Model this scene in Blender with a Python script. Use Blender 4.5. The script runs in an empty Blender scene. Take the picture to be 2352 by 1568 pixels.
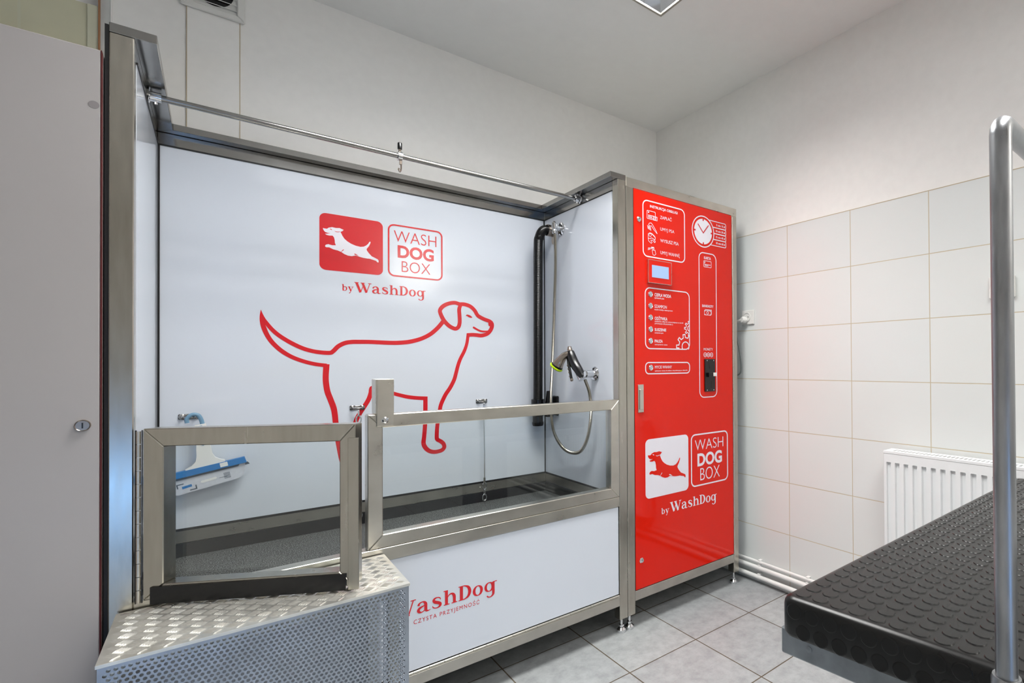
import bpy, bmesh, math, random
from mathutils import Vector, Matrix
random.seed(7)
SC=bpy.context.scene
COL=SC.collection
# ---------------------------------------------------------------- camera
FPX=1176.05; YAW=math.radians(41.528); PIT=math.radians(.465); ROL=math.radians(-.367)
def cam_setup():
    cy,sy,cp,sp=math.cos(YAW),math.sin(YAW),math.cos(PIT),math.sin(PIT)
    f=Vector((sy*cp,cy*cp,sp)); r=Vector((cy,-sy,0)); u=r.cross(f)
    cr,sr=math.cos(ROL),math.sin(ROL)
    r2=cr*r+sr*u; u2=-sr*r+cr*u
    cd=bpy.data.cameras.new('camera'); co=bpy.data.objects.new('camera',cd); COL.objects.link(co)
    cd.sensor_width=36; cd.sensor_fit='HORIZONTAL'; cd.lens=FPX/2352*36
    cd.shift_x=-361.97/2352; cd.shift_y=43.1/2352; cd.clip_start=.02
    m=Matrix((( r2.x,u2.x,-f.x,0),(r2.y,u2.y,-f.y,0),(r2.z,u2.z,-f.z,1.1088),(0,0,0,1)))
    co.matrix_world=m; SC.camera=co
cam_setup()
# ---------------------------------------------------------------- light
SC.view_settings.view_transform='Standard'; SC.view_settings.look='None'
SC.view_settings.exposure=0.09; SC.view_settings.gamma=1.0; SC.view_settings.use_curve_mapping=False
wd=bpy.data.worlds.new('world'); SC.world=wd; wd.use_nodes=True
wd.node_tree.nodes['Background'].inputs[0].default_value=(.45,.66,1,1)
wd.node_tree.nodes['Background'].inputs[1].default_value=1.2
def area(name,loc,rot,sx,sy,power,color,spread=180):
    l=bpy.data.lights.new(name,'AREA'); l.shape='RECTANGLE'; l.size=sx; l.size_y=sy; l.energy=power; l.color=color
    l.spread=math.radians(spread)
    o=bpy.data.objects.new(name,l); COL.objects.link(o); o.location=loc; o.rotation_euler=rot
    return o
CEIL=2.572
LAMP1=(.195,1.395,1.017,1.617); LAMP2=(.195,1.395,-.55,.05)
area('ceiling_lamp_light',(.795,1.317,CEIL+.07),(0,0,0),1.1,.5,35,(1,.985,.955),130)
area('ceiling_lamp_light_rear',(.795,-.25,CEIL+.07),(0,0,0),1.1,.5,29,(1,.985,.955),124)
gl=bpy.data.lights.new('fill_light','POINT'); gl.energy=18; gl.color=(1,.965,.91); gl.shadow_soft_size=.28  # unseen fill light added behind the camera to lift ceiling and walls
glo=bpy.data.objects.new('fill_light',gl); COL.objects.link(glo); glo.location=(1.72,-1.6,2.2)
area('daylight',(-.62,-2.02,.21),(math.radians(90),0,0),1.05,.3,7.5,(.22,.48,1.0))
# ---------------------------------------------------------------- materials
def srgb(c): return tuple(((v/255)/12.92 if v/255<=.04045 else (((v/255)+.055)/1.055)**2.4) for v in c)+(1,)
M={}
class N:
    def __init__(s,name):
        s.m=bpy.data.materials.new(name); s.m.use_nodes=True; s.t=s.m.node_tree; s.b=s.t.nodes['Principled BSDF']; M[name]=s.m
    def n(s,t,**k):
        x=s.t.nodes.new(t)
        for a,b in k.items():
            if hasattr(x,a): setattr(x,a,b)
            else: x.inputs[a.replace('_',' ')].default_value=b
        return x
    def l(s,a,b): s.t.links.new(a,b)
def simple(name,col,rough=.5,metal=0,var=.04,scale=12,coat=0,bump=0,spec=.5,stretch=(1,1,1),rvar=.0):
    k=N(name); b=k.b
    tc=k.n('ShaderNodeTexCoord'); mp=k.n('ShaderNodeMapping'); mp.inputs['Scale'].default_value=stretch
    no=k.n('ShaderNodeTexNoise'); no.inputs['Scale'].default_value=scale; no.inputs['Detail'].default_value=5
    k.l(tc.outputs['Object'],mp.inputs[0]); k.l(mp.outputs[0],no.inputs['Vector'])
    r=k.n('ShaderNodeValToRGB'); c=srgb(col)
    r.color_ramp.elements[0].position=.3; r.color_ramp.elements[1].position=.7
    r.color_ramp.elements[0].color=tuple(v*(1-var) for v in c[:3])+(1,)
    r.color_ramp.elements[1].color=tuple(min(1,v*(1+var)) for v in c[:3])+(1,)
    k.l(no.outputs['Fac'],r.inputs[0]); k.l(r.outputs[0],b.inputs['Base Color'])
    b.inputs['Roughness'].default_value=rough; b.inputs['Metallic'].default_value=metal
    b.inputs['Coat Weight'].default_value=coat; b.inputs['Specular IOR Level'].default_value=spec
    if rvar:
        mr=k.n('ShaderNodeMapRange'); mr.inputs['To Min'].default_value=max(.02,rough-rvar); mr.inputs['To Max'].default_value=rough+rvar
        mr.inputs['From Min'].default_value=.3; mr.inputs['From Max'].default_value=.7
        k.l(no.outputs['Fac'],mr.inputs[0]); k.l(mr.outputs[0],b.inputs['Roughness'])
    if bump:
        bp=k.n('ShaderNodeBump'); bp.inputs['Strength'].default_value=bump; bp.inputs['Distance'].default_value=.002
        k.l(no.outputs['Fac'],bp.inputs['Height']); k.l(bp.outputs[0],b.inputs['Normal'])
    return k
simple('wall_paint',(243,242,239),.75,var=.015,scale=30,bump=.12)
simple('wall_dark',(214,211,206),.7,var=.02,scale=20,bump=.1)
simple('steel_mirror',(158,157,155),.17,1,var=.06,scale=18)
simple('hose_steel',(178,172,160),.24,1,var=.03)
simple('hose_black',(9,9,10),.3,var=.05,spec=.4)
simple('cap_grey',(140,135,136),.4)
simple('ceiling_paint',(244,244,242),.85,var=.01,scale=20,bump=.1)
simple('steel',(206,202,192),.3,1,var=.07,scale=22,rvar=.03,stretch=(.6,1,1))
simple('steel_vertical',(186,182,172),.25,1,var=.07,scale=22,rvar=.025,stretch=(3,3,.5))
simple('steel_dull',(192,188,180),.4,1,var=.08,scale=22,rvar=.05)
simple('chrome',(225,226,228),.1,1,var=.02)
simple('tube_steel',(165,167,170),.36,1,var=.2,scale=25,rvar=.1,stretch=(2,2,.5))
simple('white_laminate',(217,223,232),.09,var=.01,scale=3)
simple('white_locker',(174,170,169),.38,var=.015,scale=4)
simple('red_print',(214,22,36),.2,var=.02,scale=4,coat=.2)
simple('white_print',(235,232,240),.25,var=.01,coat=.1)
simple('red_gloss',(224,26,2),.07,var=.02,scale=3,spec=.38)
simple('black_rubber',(26,26,29),.42,var=.2,scale=40,bump=.2)
simple('black_seal',(12,12,14),.5,var=.1)
simple('black_plastic',(14,14,16),.24,var=.1)
simple('mat_rubber',(20,20,20),.3,var=.18,scale=14,rvar=.03,spec=.33)
simple('grey_paint',(140,146,150),.45,var=.2,scale=30,rvar=.1,bump=.3)
simple('radiator_white',(240,242,243),.3,var=.01)
simple('pipe_white',(232,233,231),.35,var=.03)
simple('plastic_white',(235,234,230),.35,var=.02)
simple('plastic_blue',(14,118,188),.4,var=.06,scale=30)
simple('plastic_greyblue',(112,150,176),.4,var=.06)
simple('card_grey',(205,208,216),.45,var=.05,scale=120)
simple('card_dark',(70,84,98),.5,var=.05)
simple('lime',(196,232,10),.4,var=.04)
simple('nickel',(168,156,144),.25,1,var=.06)
simple('beige_tile',(216,214,186),.35,var=.04,scale=8)
simple('beige_pale',(214,214,190),.4,var=.03)
simple('brown_trim',(170,120,80),.5,var=.1,scale=30)
simple('grey_concrete',(206,210,208),.8,var=.05,scale=20,bump=.3)
simple('vent_white',(226,226,222),.5,var=.03)
simple('cable_grey',(120,128,128),.5,var=.05)
simple('alu_plate',(236,235,229),.33,.85,var=.07,scale=22,rvar=.05)
simple('perf_steel',(176,184,196),.34,1,var=.1,scale=14,rvar=.06)  # neutral steel, with the blue of reflected daylight mixed into its colour
simple('reflector',(235,238,242),.12,1,var=.02)
simple('edge_red',(80,14,18),.5)
simple('grout_line',(190,176,150),.8)
k=N('screen_glow'); k.b.inputs['Base Color'].default_value=srgb((40,50,66)); k.b.inputs['Emission Color'].default_value=srgb((178,208,250)); k.b.inputs['Emission Strength'].default_value=.88; k.b.inputs['Roughness'].default_value=.2
k=N('tube_glow'); k.b.inputs['Emission Color'].default_value=(1,.98,.95,1); k.b.inputs['Emission Strength'].default_value=9
# granular tub mat
k=simple('tub_mat',(40,42,44),.75,var=.3,scale=30,bump=.0)
tc=k.n('ShaderNodeTexCoord'); vo=k.n('ShaderNodeTexNoise'); vo.inputs['Scale'].default_value=330; vo.inputs['Detail'].default_value=2
k.l(tc.outputs['Object'],vo.inputs['Vector'])
r=k.n('ShaderNodeValToRGB'); r.color_ramp.elements[0].position=.5; r.color_ramp.elements[0].color=srgb((28,30,31)); r.color_ramp.elements[1].position=.66; r.color_ramp.elements[1].color=srgb((150,152,150))
k.l(vo.outputs['Fac'],r.inputs[0]); k.l(r.outputs[0],k.b.inputs['Base Color'])
bp=k.n('ShaderNodeBump'); bp.inputs['Strength'].default_value=.6; bp.inputs['Distance'].default_value=.002; k.l(vo.outputs['Fac'],bp.inputs['Height']); k.l(bp.outputs[0],k.b.inputs['Normal'])
# glass
def glassmat(name,tint,refl):
    k=N(name); t=k.t
    out=t.nodes['Material Output']; t.nodes.remove(k.b)
    tr=k.n('ShaderNodeBsdfTransparent'); tr.inputs[0].default_value=tint
    gl=k.n('ShaderNodeBsdfGlossy'); gl.inputs['Roughness'].default_value=.015
    fr=k.n('ShaderNodeFresnel'); fr.inputs[0].default_value=1.5
    mu=k.n('ShaderNodeMath',operation='MULTIPLY'); mu.inputs[1].default_value=refl; k.l(fr.outputs[0],mu.inputs[0])
    mx=k.n('ShaderNodeMixShader'); k.l(mu.outputs[0],mx.inputs[0]); k.l(tr.outputs[0],mx.inputs[1]); k.l(gl.outputs[0],mx.inputs[2]); k.l(mx.outputs[0],out.inputs[0])
glassmat('glass',(.93,.955,.95,1),1.0)
# tile materials
def tiles(name,axes,origin,w,h,mortar,tile,tile2,grout,rough,noise=0):
    k=N(name); tc=k.n('ShaderNodeTexCoord'); sx=k.n('ShaderNodeSeparateXYZ'); k.l(tc.outputs['Object'],sx.inputs[0])
    cb=k.n('ShaderNodeCombineXYZ')
    for i in (0,1):
        a=k.n('ShaderNodeMath',operation='SUBTRACT'); a.inputs[1].default_value=origin[i]-40*(w,h)[i]
        k.l(sx.outputs[axes[i]],a.inputs[0]); k.l(a.outputs[0],cb.inputs[i])
    br=k.n('ShaderNodeTexBrick'); br.offset=0; br.squash=1
    br.inputs['Scale'].default_value=1; br.inputs['Mortar Size'].default_value=mortar; br.inputs['Mortar Smooth'].default_value=.2
    br.inputs['Brick Width'].default_value=w; br.inputs['Row Height'].default_value=h; br.inputs['Bias'].default_value=0
    br.inputs['Color1'].default_value=srgb(tile); br.inputs['Color2'].default_value=srgb(tile2); br.inputs['Mortar'].default_value=srgb(grout)
    k.l(cb.outputs[0],br.inputs['Vector'])
    col=br.outputs['Color']
    if noise:
        no=k.n('ShaderNodeTexNoise'); no.inputs['Scale'].default_value=20; no.inputs['Detail'].default_value=9; no.inputs['Roughness'].default_value=.72
        k.l(tc.outputs['Object'],no.inputs['Vector'])
        rr=k.n('ShaderNodeValToRGB'); rr.color_ramp.elements[0].position=.32; rr.color_ramp.elements[1].position=.6
        rr.color_ramp.elements[0].color=(1-noise,1-noise,1-noise,1); rr.color_ramp.elements[1].color=(1,1,1,1)
        k.l(no.outputs['Fac'],rr.inputs[0])
        mx=k.n('ShaderNodeMix',data_type='RGBA',blend_type='MULTIPLY'); mx.inputs[0].default_value=1
        k.l(col,mx.inputs[6]); k.l(rr.outputs[0],mx.inputs[7]); col=mx.outputs[2]
    k.l(col,k.b.inputs['Base Color'])
    mr=k.n('ShaderNodeMapRange'); mr.inputs['To Min'].default_value=rough; mr.inputs['To Max'].default_value=.85
    k.l(br.outputs['Fac'],mr.inputs[0]); k.l(mr.outputs[0],k.b.inputs['Roughness'])
    inv=k.n('ShaderNodeMath',operation='SUBTRACT'); inv.inputs[0].default_value=1; k.l(br.outputs['Fac'],inv.inputs[1])
    bp=k.n('ShaderNodeBump'); bp.inputs['Strength'].default_value=.5; bp.inputs['Distance'].default_value=.0015
    k.l(inv.outputs[0],bp.inputs['Height']); k.l(bp.outputs[0],k.b.inputs['Normal'])
tiles('wall_tile',(1,2),(1.4735,.2816),.3289,.25,.0018,(230,233,231),(227,231,230),(200,188,162),.22)
tiles('floor_tile',(0,1),(1.1157,1.4867),.3321,.3321,.0026,(168,172,173),(160,164,166),(92,82,66),.42,noise=.3)
# ---------------------------------------------------------------- helpers
def nb(): return bmesh.new()
def obj(name,bm,mat,parent=None,smooth=False,label=None,cat=None,kind=None,group=None):
    me=bpy.data.meshes.new(name)
    if parent is not None:
        off=parent.location.copy(); pp=parent.parent
        while pp is not None: off+=pp.location; pp=pp.parent
        bmesh.ops.translate(bm,verts=bm.verts,vec=-off)
    bm.normal_update(); bm.to_mesh(me); bm.free()
    for m in (mat if isinstance(mat,(list,tuple)) else [mat]): me.materials.append(M[m])
    if smooth:
        for p in me.polygons: p.use_smooth=True
        try: me.set_sharp_from_angle(angle=math.radians(38))
        except Exception: pass
    o=bpy.data.objects.new(name,me); COL.objects.link(o)
    if parent is not None: o.parent=parent
    tag(o,label,cat,kind,group)
    return o
def tag(o,label=None,cat=None,kind=None,group=None):
    if label: o['label']=label
    if cat: o['category']=cat
    if kind: o['kind']=kind
    if group: o['group']=group
    return o
def thing(name,label,cat,loc=(0,0,0),group=None):
    o=bpy.data.objects.new(name,None); COL.objects.link(o); o.location=loc; o.empty_display_size=.05
    return tag(o,label,cat,None,group)
def hexa(bm,P,bev=0,mi=0):
    vs=[bm.verts.new(p) for p in P]
    fs=[bm.faces.new([vs[i] for i in q]) for q in ((0,3,2,1),(4,5,6,7),(0,1,5,4),(1,2,6,5),(2,3,7,6),(3,0,4,7))]
    for f in fs: f.material_index=mi
    if bev:
        es=set(e for f in fs for e in f.edges)
        r=bmesh.ops.bevel(bm,geom=list(es),offset=bev,segments=1,affect='EDGES',profile=.5)
        for f in r['faces']: f.material_index=mi
def box(bm,x0,x1,y0,y1,z0,z1,bev=0,mi=0):
    hexa(bm,[(x0,y0,z0),(x1,y0,z0),(x1,y1,z0),(x0,y1,z0),(x0,y0,z1),(x1,y0,z1),(x1,y1,z1),(x0,y1,z1)],bev,mi)
def obox(bm,O,u,v,n,a0,a1,b0,b1,c0,c1,bev=0,mi=0):
    O,u,v,n=map(Vector,(O,u,v,n)); p=lambda a,b,c: O+u*a+v*b+n*c
    hexa(bm,[p(a0,b0,c0),p(a1,b0,c0),p(a1,b0,c1),p(a0,b0,c1),p(a0,b1,c0),p(a1,b1,c0),p(a1,b1,c1),p(a0,b1,c1)],bev,mi)
def frame(bm,O,u,v,n,A,B,wl,wr,wb,wt,d,bev=.0015,mi=0):
    """mitred rectangular frame, O lower left front corner, n points to the back"""
    O,u,v,n=map(Vector,(O,u,v,n)); p=lambda a,b,c: O+u*a+v*b+n*c
    o=[(0,0),(A,0),(A,B),(0,B)]; i=[(wl,wb),(A-wr,wb),(A-wr,B-wt),(wl,B-wt)]
    for k in range(4):
        q=[o[k],o[(k+1)%4],i[(k+1)%4],i[k]]
        hexa(bm,[p(a,b,0) for a,b in q][::-1]+[p(a,b,d) for a,b in q][::-1],bev,mi)
def basis(d):
    d=Vector(d).normalized(); a=Vector((0,0,1)) if abs(d.z)<.9 else Vector((1,0,0))
    x=d.cross(a).normalized(); return x,d.cross(x).normalized()
def cyl(bm,p0,p1,r0,r1=None,seg=20,caps=True,mi=0):
    p0,p1=Vector(p0),Vector(p1); r1=r0 if r1 is None else r1; x,y=basis(p1-p0)
    A=[];B=[]
    for i in range(seg):
        a=2*math.pi*i/seg; d=x*math.cos(a)+y*math.sin(a)
        A.append(bm.verts.new(p0+d*r0)); B.append(bm.verts.new(p1+d*r1))
    for i in range(seg):
        j=(i+1)%seg; f=bm.faces.new((A[i],A[j],B[j],B[i])); f.material_index=mi
    if caps:
        bm.faces.new(A[::-1]).material_index=mi; bm.faces.new(B).material_index=mi
def lathe(bm,O,d,prof,seg=24,mi=0):
    O=Vector(O); d=Vector(d).normalized(); x,y=basis(d); rings=[]
    for r,h in prof:
        if r<1e-6: rings.append([bm.verts.new(O+d*h)])
        else: rings.append([bm.verts.new(O+d*h+(x*math.cos(2*math.pi*i/seg)+y*math.sin(2*math.pi*i/seg))*r) for i in range(seg)])
    for a,b in zip(rings,rings[1:]):
        for i in range(seg):
            j=(i+1)%seg
            q=[a[i%len(a)],a[j%len(a)],b[j%len(b)],b[i%len(b)]]; q2=[]
            for v in q:
                if v not in q2: q2.append(v)
            if len(q2)>2:
                f=bm.faces.new(q2); f.material_index=mi
def crom(pts,n=6,closed=False):
    P=[Vector(p) for p in pts]; out=[]; L=len(P)
    rng=range(L if closed else L-1)
    for i in rng:
        g=lambda k: P[k%L] if closed else P[max(0,min(L-1,k))]
        a,b,c,d=g(i-1),g(i),g(i+1),g(i+2)
        for s in range(n):
            t=s/n
            out.append(.5*((2*b)+(c-a)*t+(2*a-5*b+4*c-d)*t*t+(3*b-a-3*c+d)*t**3))
    if not closed: out.append(P[-1])
    return out
def tube(bm,pts,r,seg=12,caps=True,mi=0,rf=None):
    P=[Vector(p) for p in pts]; T=[]
    for i in range(len(P)): T.append((P[min(i+1,len(P)-1)]-P[max(i-1,0)]).normalized())
    x,_=basis(T[0]); rings=[]
    for i,p in enumerate(P):
        x=(x-T[i]*x.dot(T[i])).normalized(); y=T[i].cross(x)
        rr=rf(i,len(P)) if rf else r
        rings.append([bm.verts.new(p+(x*math.cos(2*math.pi*k/seg)+y*math.sin(2*math.pi*k/seg))*rr) for k in range(seg)])
    for a,b in zip(rings,rings[1:]):
        for k in range(seg):
            j=(k+1)%seg; bm.faces.new((a[k],a[j],b[j],b[k])).material_index=mi
    if caps: bm.faces.new(rings[0][::-1]).material_index=mi; bm.faces.new(rings[-1]).material_index=mi
# flat printing on a plane facing -Y : points (x,z)
_k=[0]
def nudge(Y):
    _k[0]=(_k[0]+1)%9; return Y-_k[0]*.00006
def ribbon(bm,pts,Y,closed=False,mi=0):
    Y=nudge(Y); L=len(pts); a=[];
    V=[Vector((p[0],p[1])) for p in pts]
    for i in range(L):
        if closed: d0=V[i]-V[i-1]; d1=V[(i+1)%L]-V[i]
        else: d0=V[i]-V[i-1] if i else V[1]-V[0]; d1=V[i+1]-V[i] if i<L-1 else d0
        n0=Vector((-d0.y,d0.x)).normalized(); n1=Vector((-d1.y,d1.x)).normalized(); n=(n0+n1)
        if n.length<1e-6: n=n0
        n.normalize(); k=1/max(.55,n.dot(n0)); w=pts[i][2]/2*k
        yi=Y-i*4e-7; a.append((bm.verts.new((V[i].x+n.x*w,yi,V[i].y+n.y*w)),bm.verts.new((V[i].x-n.x*w,yi,V[i].y-n.y*w))))
    for i in range(L if closed else L-1):
        p,q=a[i],a[(i+1)%L]
        try: bm.faces.new((p[0],p[1],q[1],q[0])).material_index=mi
        except ValueError: pass
def poly(bm,pts,Y,mi=0):
    vs=[bm.verts.new((p[0],Y,p[1])) for p in pts]; f=bm.faces.new(vs); f.material_index=mi
    f.normal_update()
    if f.normal.y>0: f.normal_flip()
    bmesh.ops.triangulate(bm,faces=[f])
def rrect(x0,x1,z0,z1,r,n=6):
    o=[]
    for cx,cz,a0 in ((x1-r,z1-r,0),(x0+r,z1-r,90),(x0+r,z0+r,180),(x1-r,z0+r,270)):
        for i in range(n+1):
            a=math.radians(a0+90*i/n); o.append((cx+r*math.cos(a),cz+r*math.sin(a)))
    return o
def outline(bm,x0,x1,z0,z1,r,w,Y,mi=0):
    h=w/2; ribbon(bm,[(x,z,w) for x,z in rrect(x0+h,x1-h,z0+h,z1-h,r)],Y,True,mi)
def circ(bm,cx,cz,r,w,Y,n=40,mi=0):
    ribbon(bm,[(cx+r*math.cos(2*math.pi*i/n),cz+r*math.sin(2*math.pi*i/n),w) for i in range(n)],Y,True,mi)
def disc(bm,cx,cz,r,Y,n=32,mi=0): poly(bm,[(cx+r*math.cos(2*math.pi*i/n),cz+r*math.sin(2*math.pi*i/n)) for i in range(n)],Y,mi)
_cap=[None]
def tmesh(s,off,sp=1.0):
    c=bpy.data.curves.new('t','FONT'); c.body=s; c.size=1; c.offset=off; c.resolution_u=4; c.space_character=sp
    o=bpy.data.objects.new('t',c); COL.objects.link(o)
    dg=bpy.context.evaluated_depsgraph_get(); me=bpy.data.meshes.new_from_object(o.evaluated_get(dg))
    V=[(v.co.x,v.co.y) for v in me.vertices]; F=[tuple(p.vertices) for p in me.polygons]
    bpy.data.objects.remove(o); bpy.data.curves.remove(c); bpy.data.meshes.remove(me)
    return V,F
def text(bm,s,x0,x1,z0,z1,Y,off=0,mi=0,sp=1.0):
    if _cap[0] is None:
        V,_=tmesh('H',0); _cap[0]=max(v[1] for v in V)
    if off>0 and 'M' in s:   # keep sharp inner corners clean: thicken by two shifted layers
        if off>.01:
            d=off*.5*(z1-z0); text(bm,s,x0-d,x1-d,z0,z1,Y-.00012,0,mi,sp); text(bm,s,x0+d,x1+d,z0,z1,Y-.00006,0,mi,sp)
        off=0
    V,F=tmesh(s,off,sp)
    a=min(v[0] for v in V); b=max(v[0] for v in V); kx=(x1-x0)/(b-a); kz=(z1-z0)/_cap[0]
    vs=[bm.verts.new((x0+(v[0]-a)*kx,Y,z0+v[1]*kz)) for v in V]
    for q in F:
        try:
            f=bm.faces.new([vs[i] for i in q]); f.material_index=mi; f.normal_update()
            if f.normal.y>0: f.normal_flip()
        except ValueError: pass
# serif word drawn glyph by glyph : strokes (x,y,width)
def ring(cx,cy,rx,ry,wt,ws,n=28):
    return [(cx+rx*math.cos(2*math.pi*i/n),cy+ry*math.sin(2*math.pi*i/n),wt+(ws-wt)*abs(math.cos(2*math.pi*i/n))**1.5) for i in range(n)]
def ln(x0,y0,x1,y1,w): return [(x0,y0,w),(x1,y1,w)]
G={
'W':(1.72,[ln(.21,.98,.60,.0,.23),ln(.60,0,.90,.75,.075),ln(.80,.98,1.19,0,.23),ln(1.19,0,1.52,.98,.075),ln(0,.97,.44,.97,.06),ln(.6,.97,1.02,.97,.06),ln(1.34,.97,1.68,.97,.06)],[]),
'a':(.98,[crom([(.12,.50,.16),(.17,.62,.12),(.34,.70,.07),(.5,.66,.13),(.59,.52,.2),(.6,.3,.2),(.6,.08,.2)]),crom([(.6,.14,.2),(.66,.04,.14),(.78,.02,.07),(.92,.06,.03)]),crom([(.58,.43,.05),(.38,.39,.1),(.18,.3,.16),(.12,.17,.19),(.2,.06,.14),(.34,.025,.07),(.5,.1,.06),(.58,.2,.06)])],[]),
's':(.76,[crom([(.61,.5,.03),(.56,.63,.07),(.38,.7,.07),(.2,.66,.13),(.14,.55,.17),(.24,.43,.2),(.42,.35,.2),(.58,.24,.19),(.57,.11,.16),(.44,.03,.09),(.28,.02,.06),(.12,.09,.07),(.06,.22,.03)])],[]),
'h':(1.04,[ln(.25,.0,.25,1,.2),ln(.05,.97,.3,.97,.06),ln(.06,.03,.46,.03,.06),ln(.6,.03,1.0,.03,.06),crom([(.32,.48,.05),(.42,.63,.07),(.56,.69,.1),(.7,.64,.16),(.79,.48,.2),(.8,.2,.2),(.8,.0,.2)])],[]),
'D':(1.06,[ln(.26,0,.26,1,.22),ln(.05,.97,.5,.97,.06),ln(.05,.03,.5,.03,.06),crom([(.3,.97,.06),(.52,.95,.08),(.76,.8,.18),(.86,.5,.23),(.76,.2,.18),(.52,.05,.08),(.3,.03,.06)])],[]),
'o':(.86,[],[ring(.4,.35,.28,.335,.06,.2)]),
'g':(.98,[crom([(.72,.68,.19),(.72,.3,.19),(.72,-.1,.19),(.68,-.25,.15),(.52,-.36,.08),(.33,-.34,.08),(.22,-.24,.1)]),ln(.7,.67,1.0,.67,.06)],[ring(.4,.37,.27,.31,.06,.19)]),
'b':(.95,[ln(.25,0,.25,1,.18),ln(.05,.97,.3,.97,.06)],[ring(.5,.35,.27,.325,.06,.18)]),
'y':(.9,[ln(.2,.68,.5,.0,.2),crom([(.76,.68,.07),(.5,.05,.07),(.36,-.25,.1),(.2,-.33,.12)]),ln(.02,.68,.42,.68,.06),ln(.58,.68,.92,.68,.06)],[]),
}
def serif(bm,s,x0,x1,z0,z1,Y,mi=0):
    tot=sum(G[c][0] for c in s)-.04; kx=(x1-x0)/tot; kz=z1-z0; x=0
    for c in s:
        adv,st,rg=G[c]
        for closed,grp in ((False,st),(True,rg)):
            for p in grp:
                t=bmesh.new(); YY=nudge(Y); ribbon(t,[(q[0],q[1],q[2]) for q in p],0,closed)
                vm={}
                for v in t.verts: vm[v]=bm.verts.new((x0+(x+v.co.x)*kx,YY,z0+v.co.z*kz))
                for f in t.faces:
                    g=bm.faces.new([vm[v] for v in f.verts]); g.material_index=mi
                t.free()
        x+=adv
def fixnorm(bm):
    bm.normal_update()
    for f in bm.faces:
        if f.normal.y>0: f.normal_flip()
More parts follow.
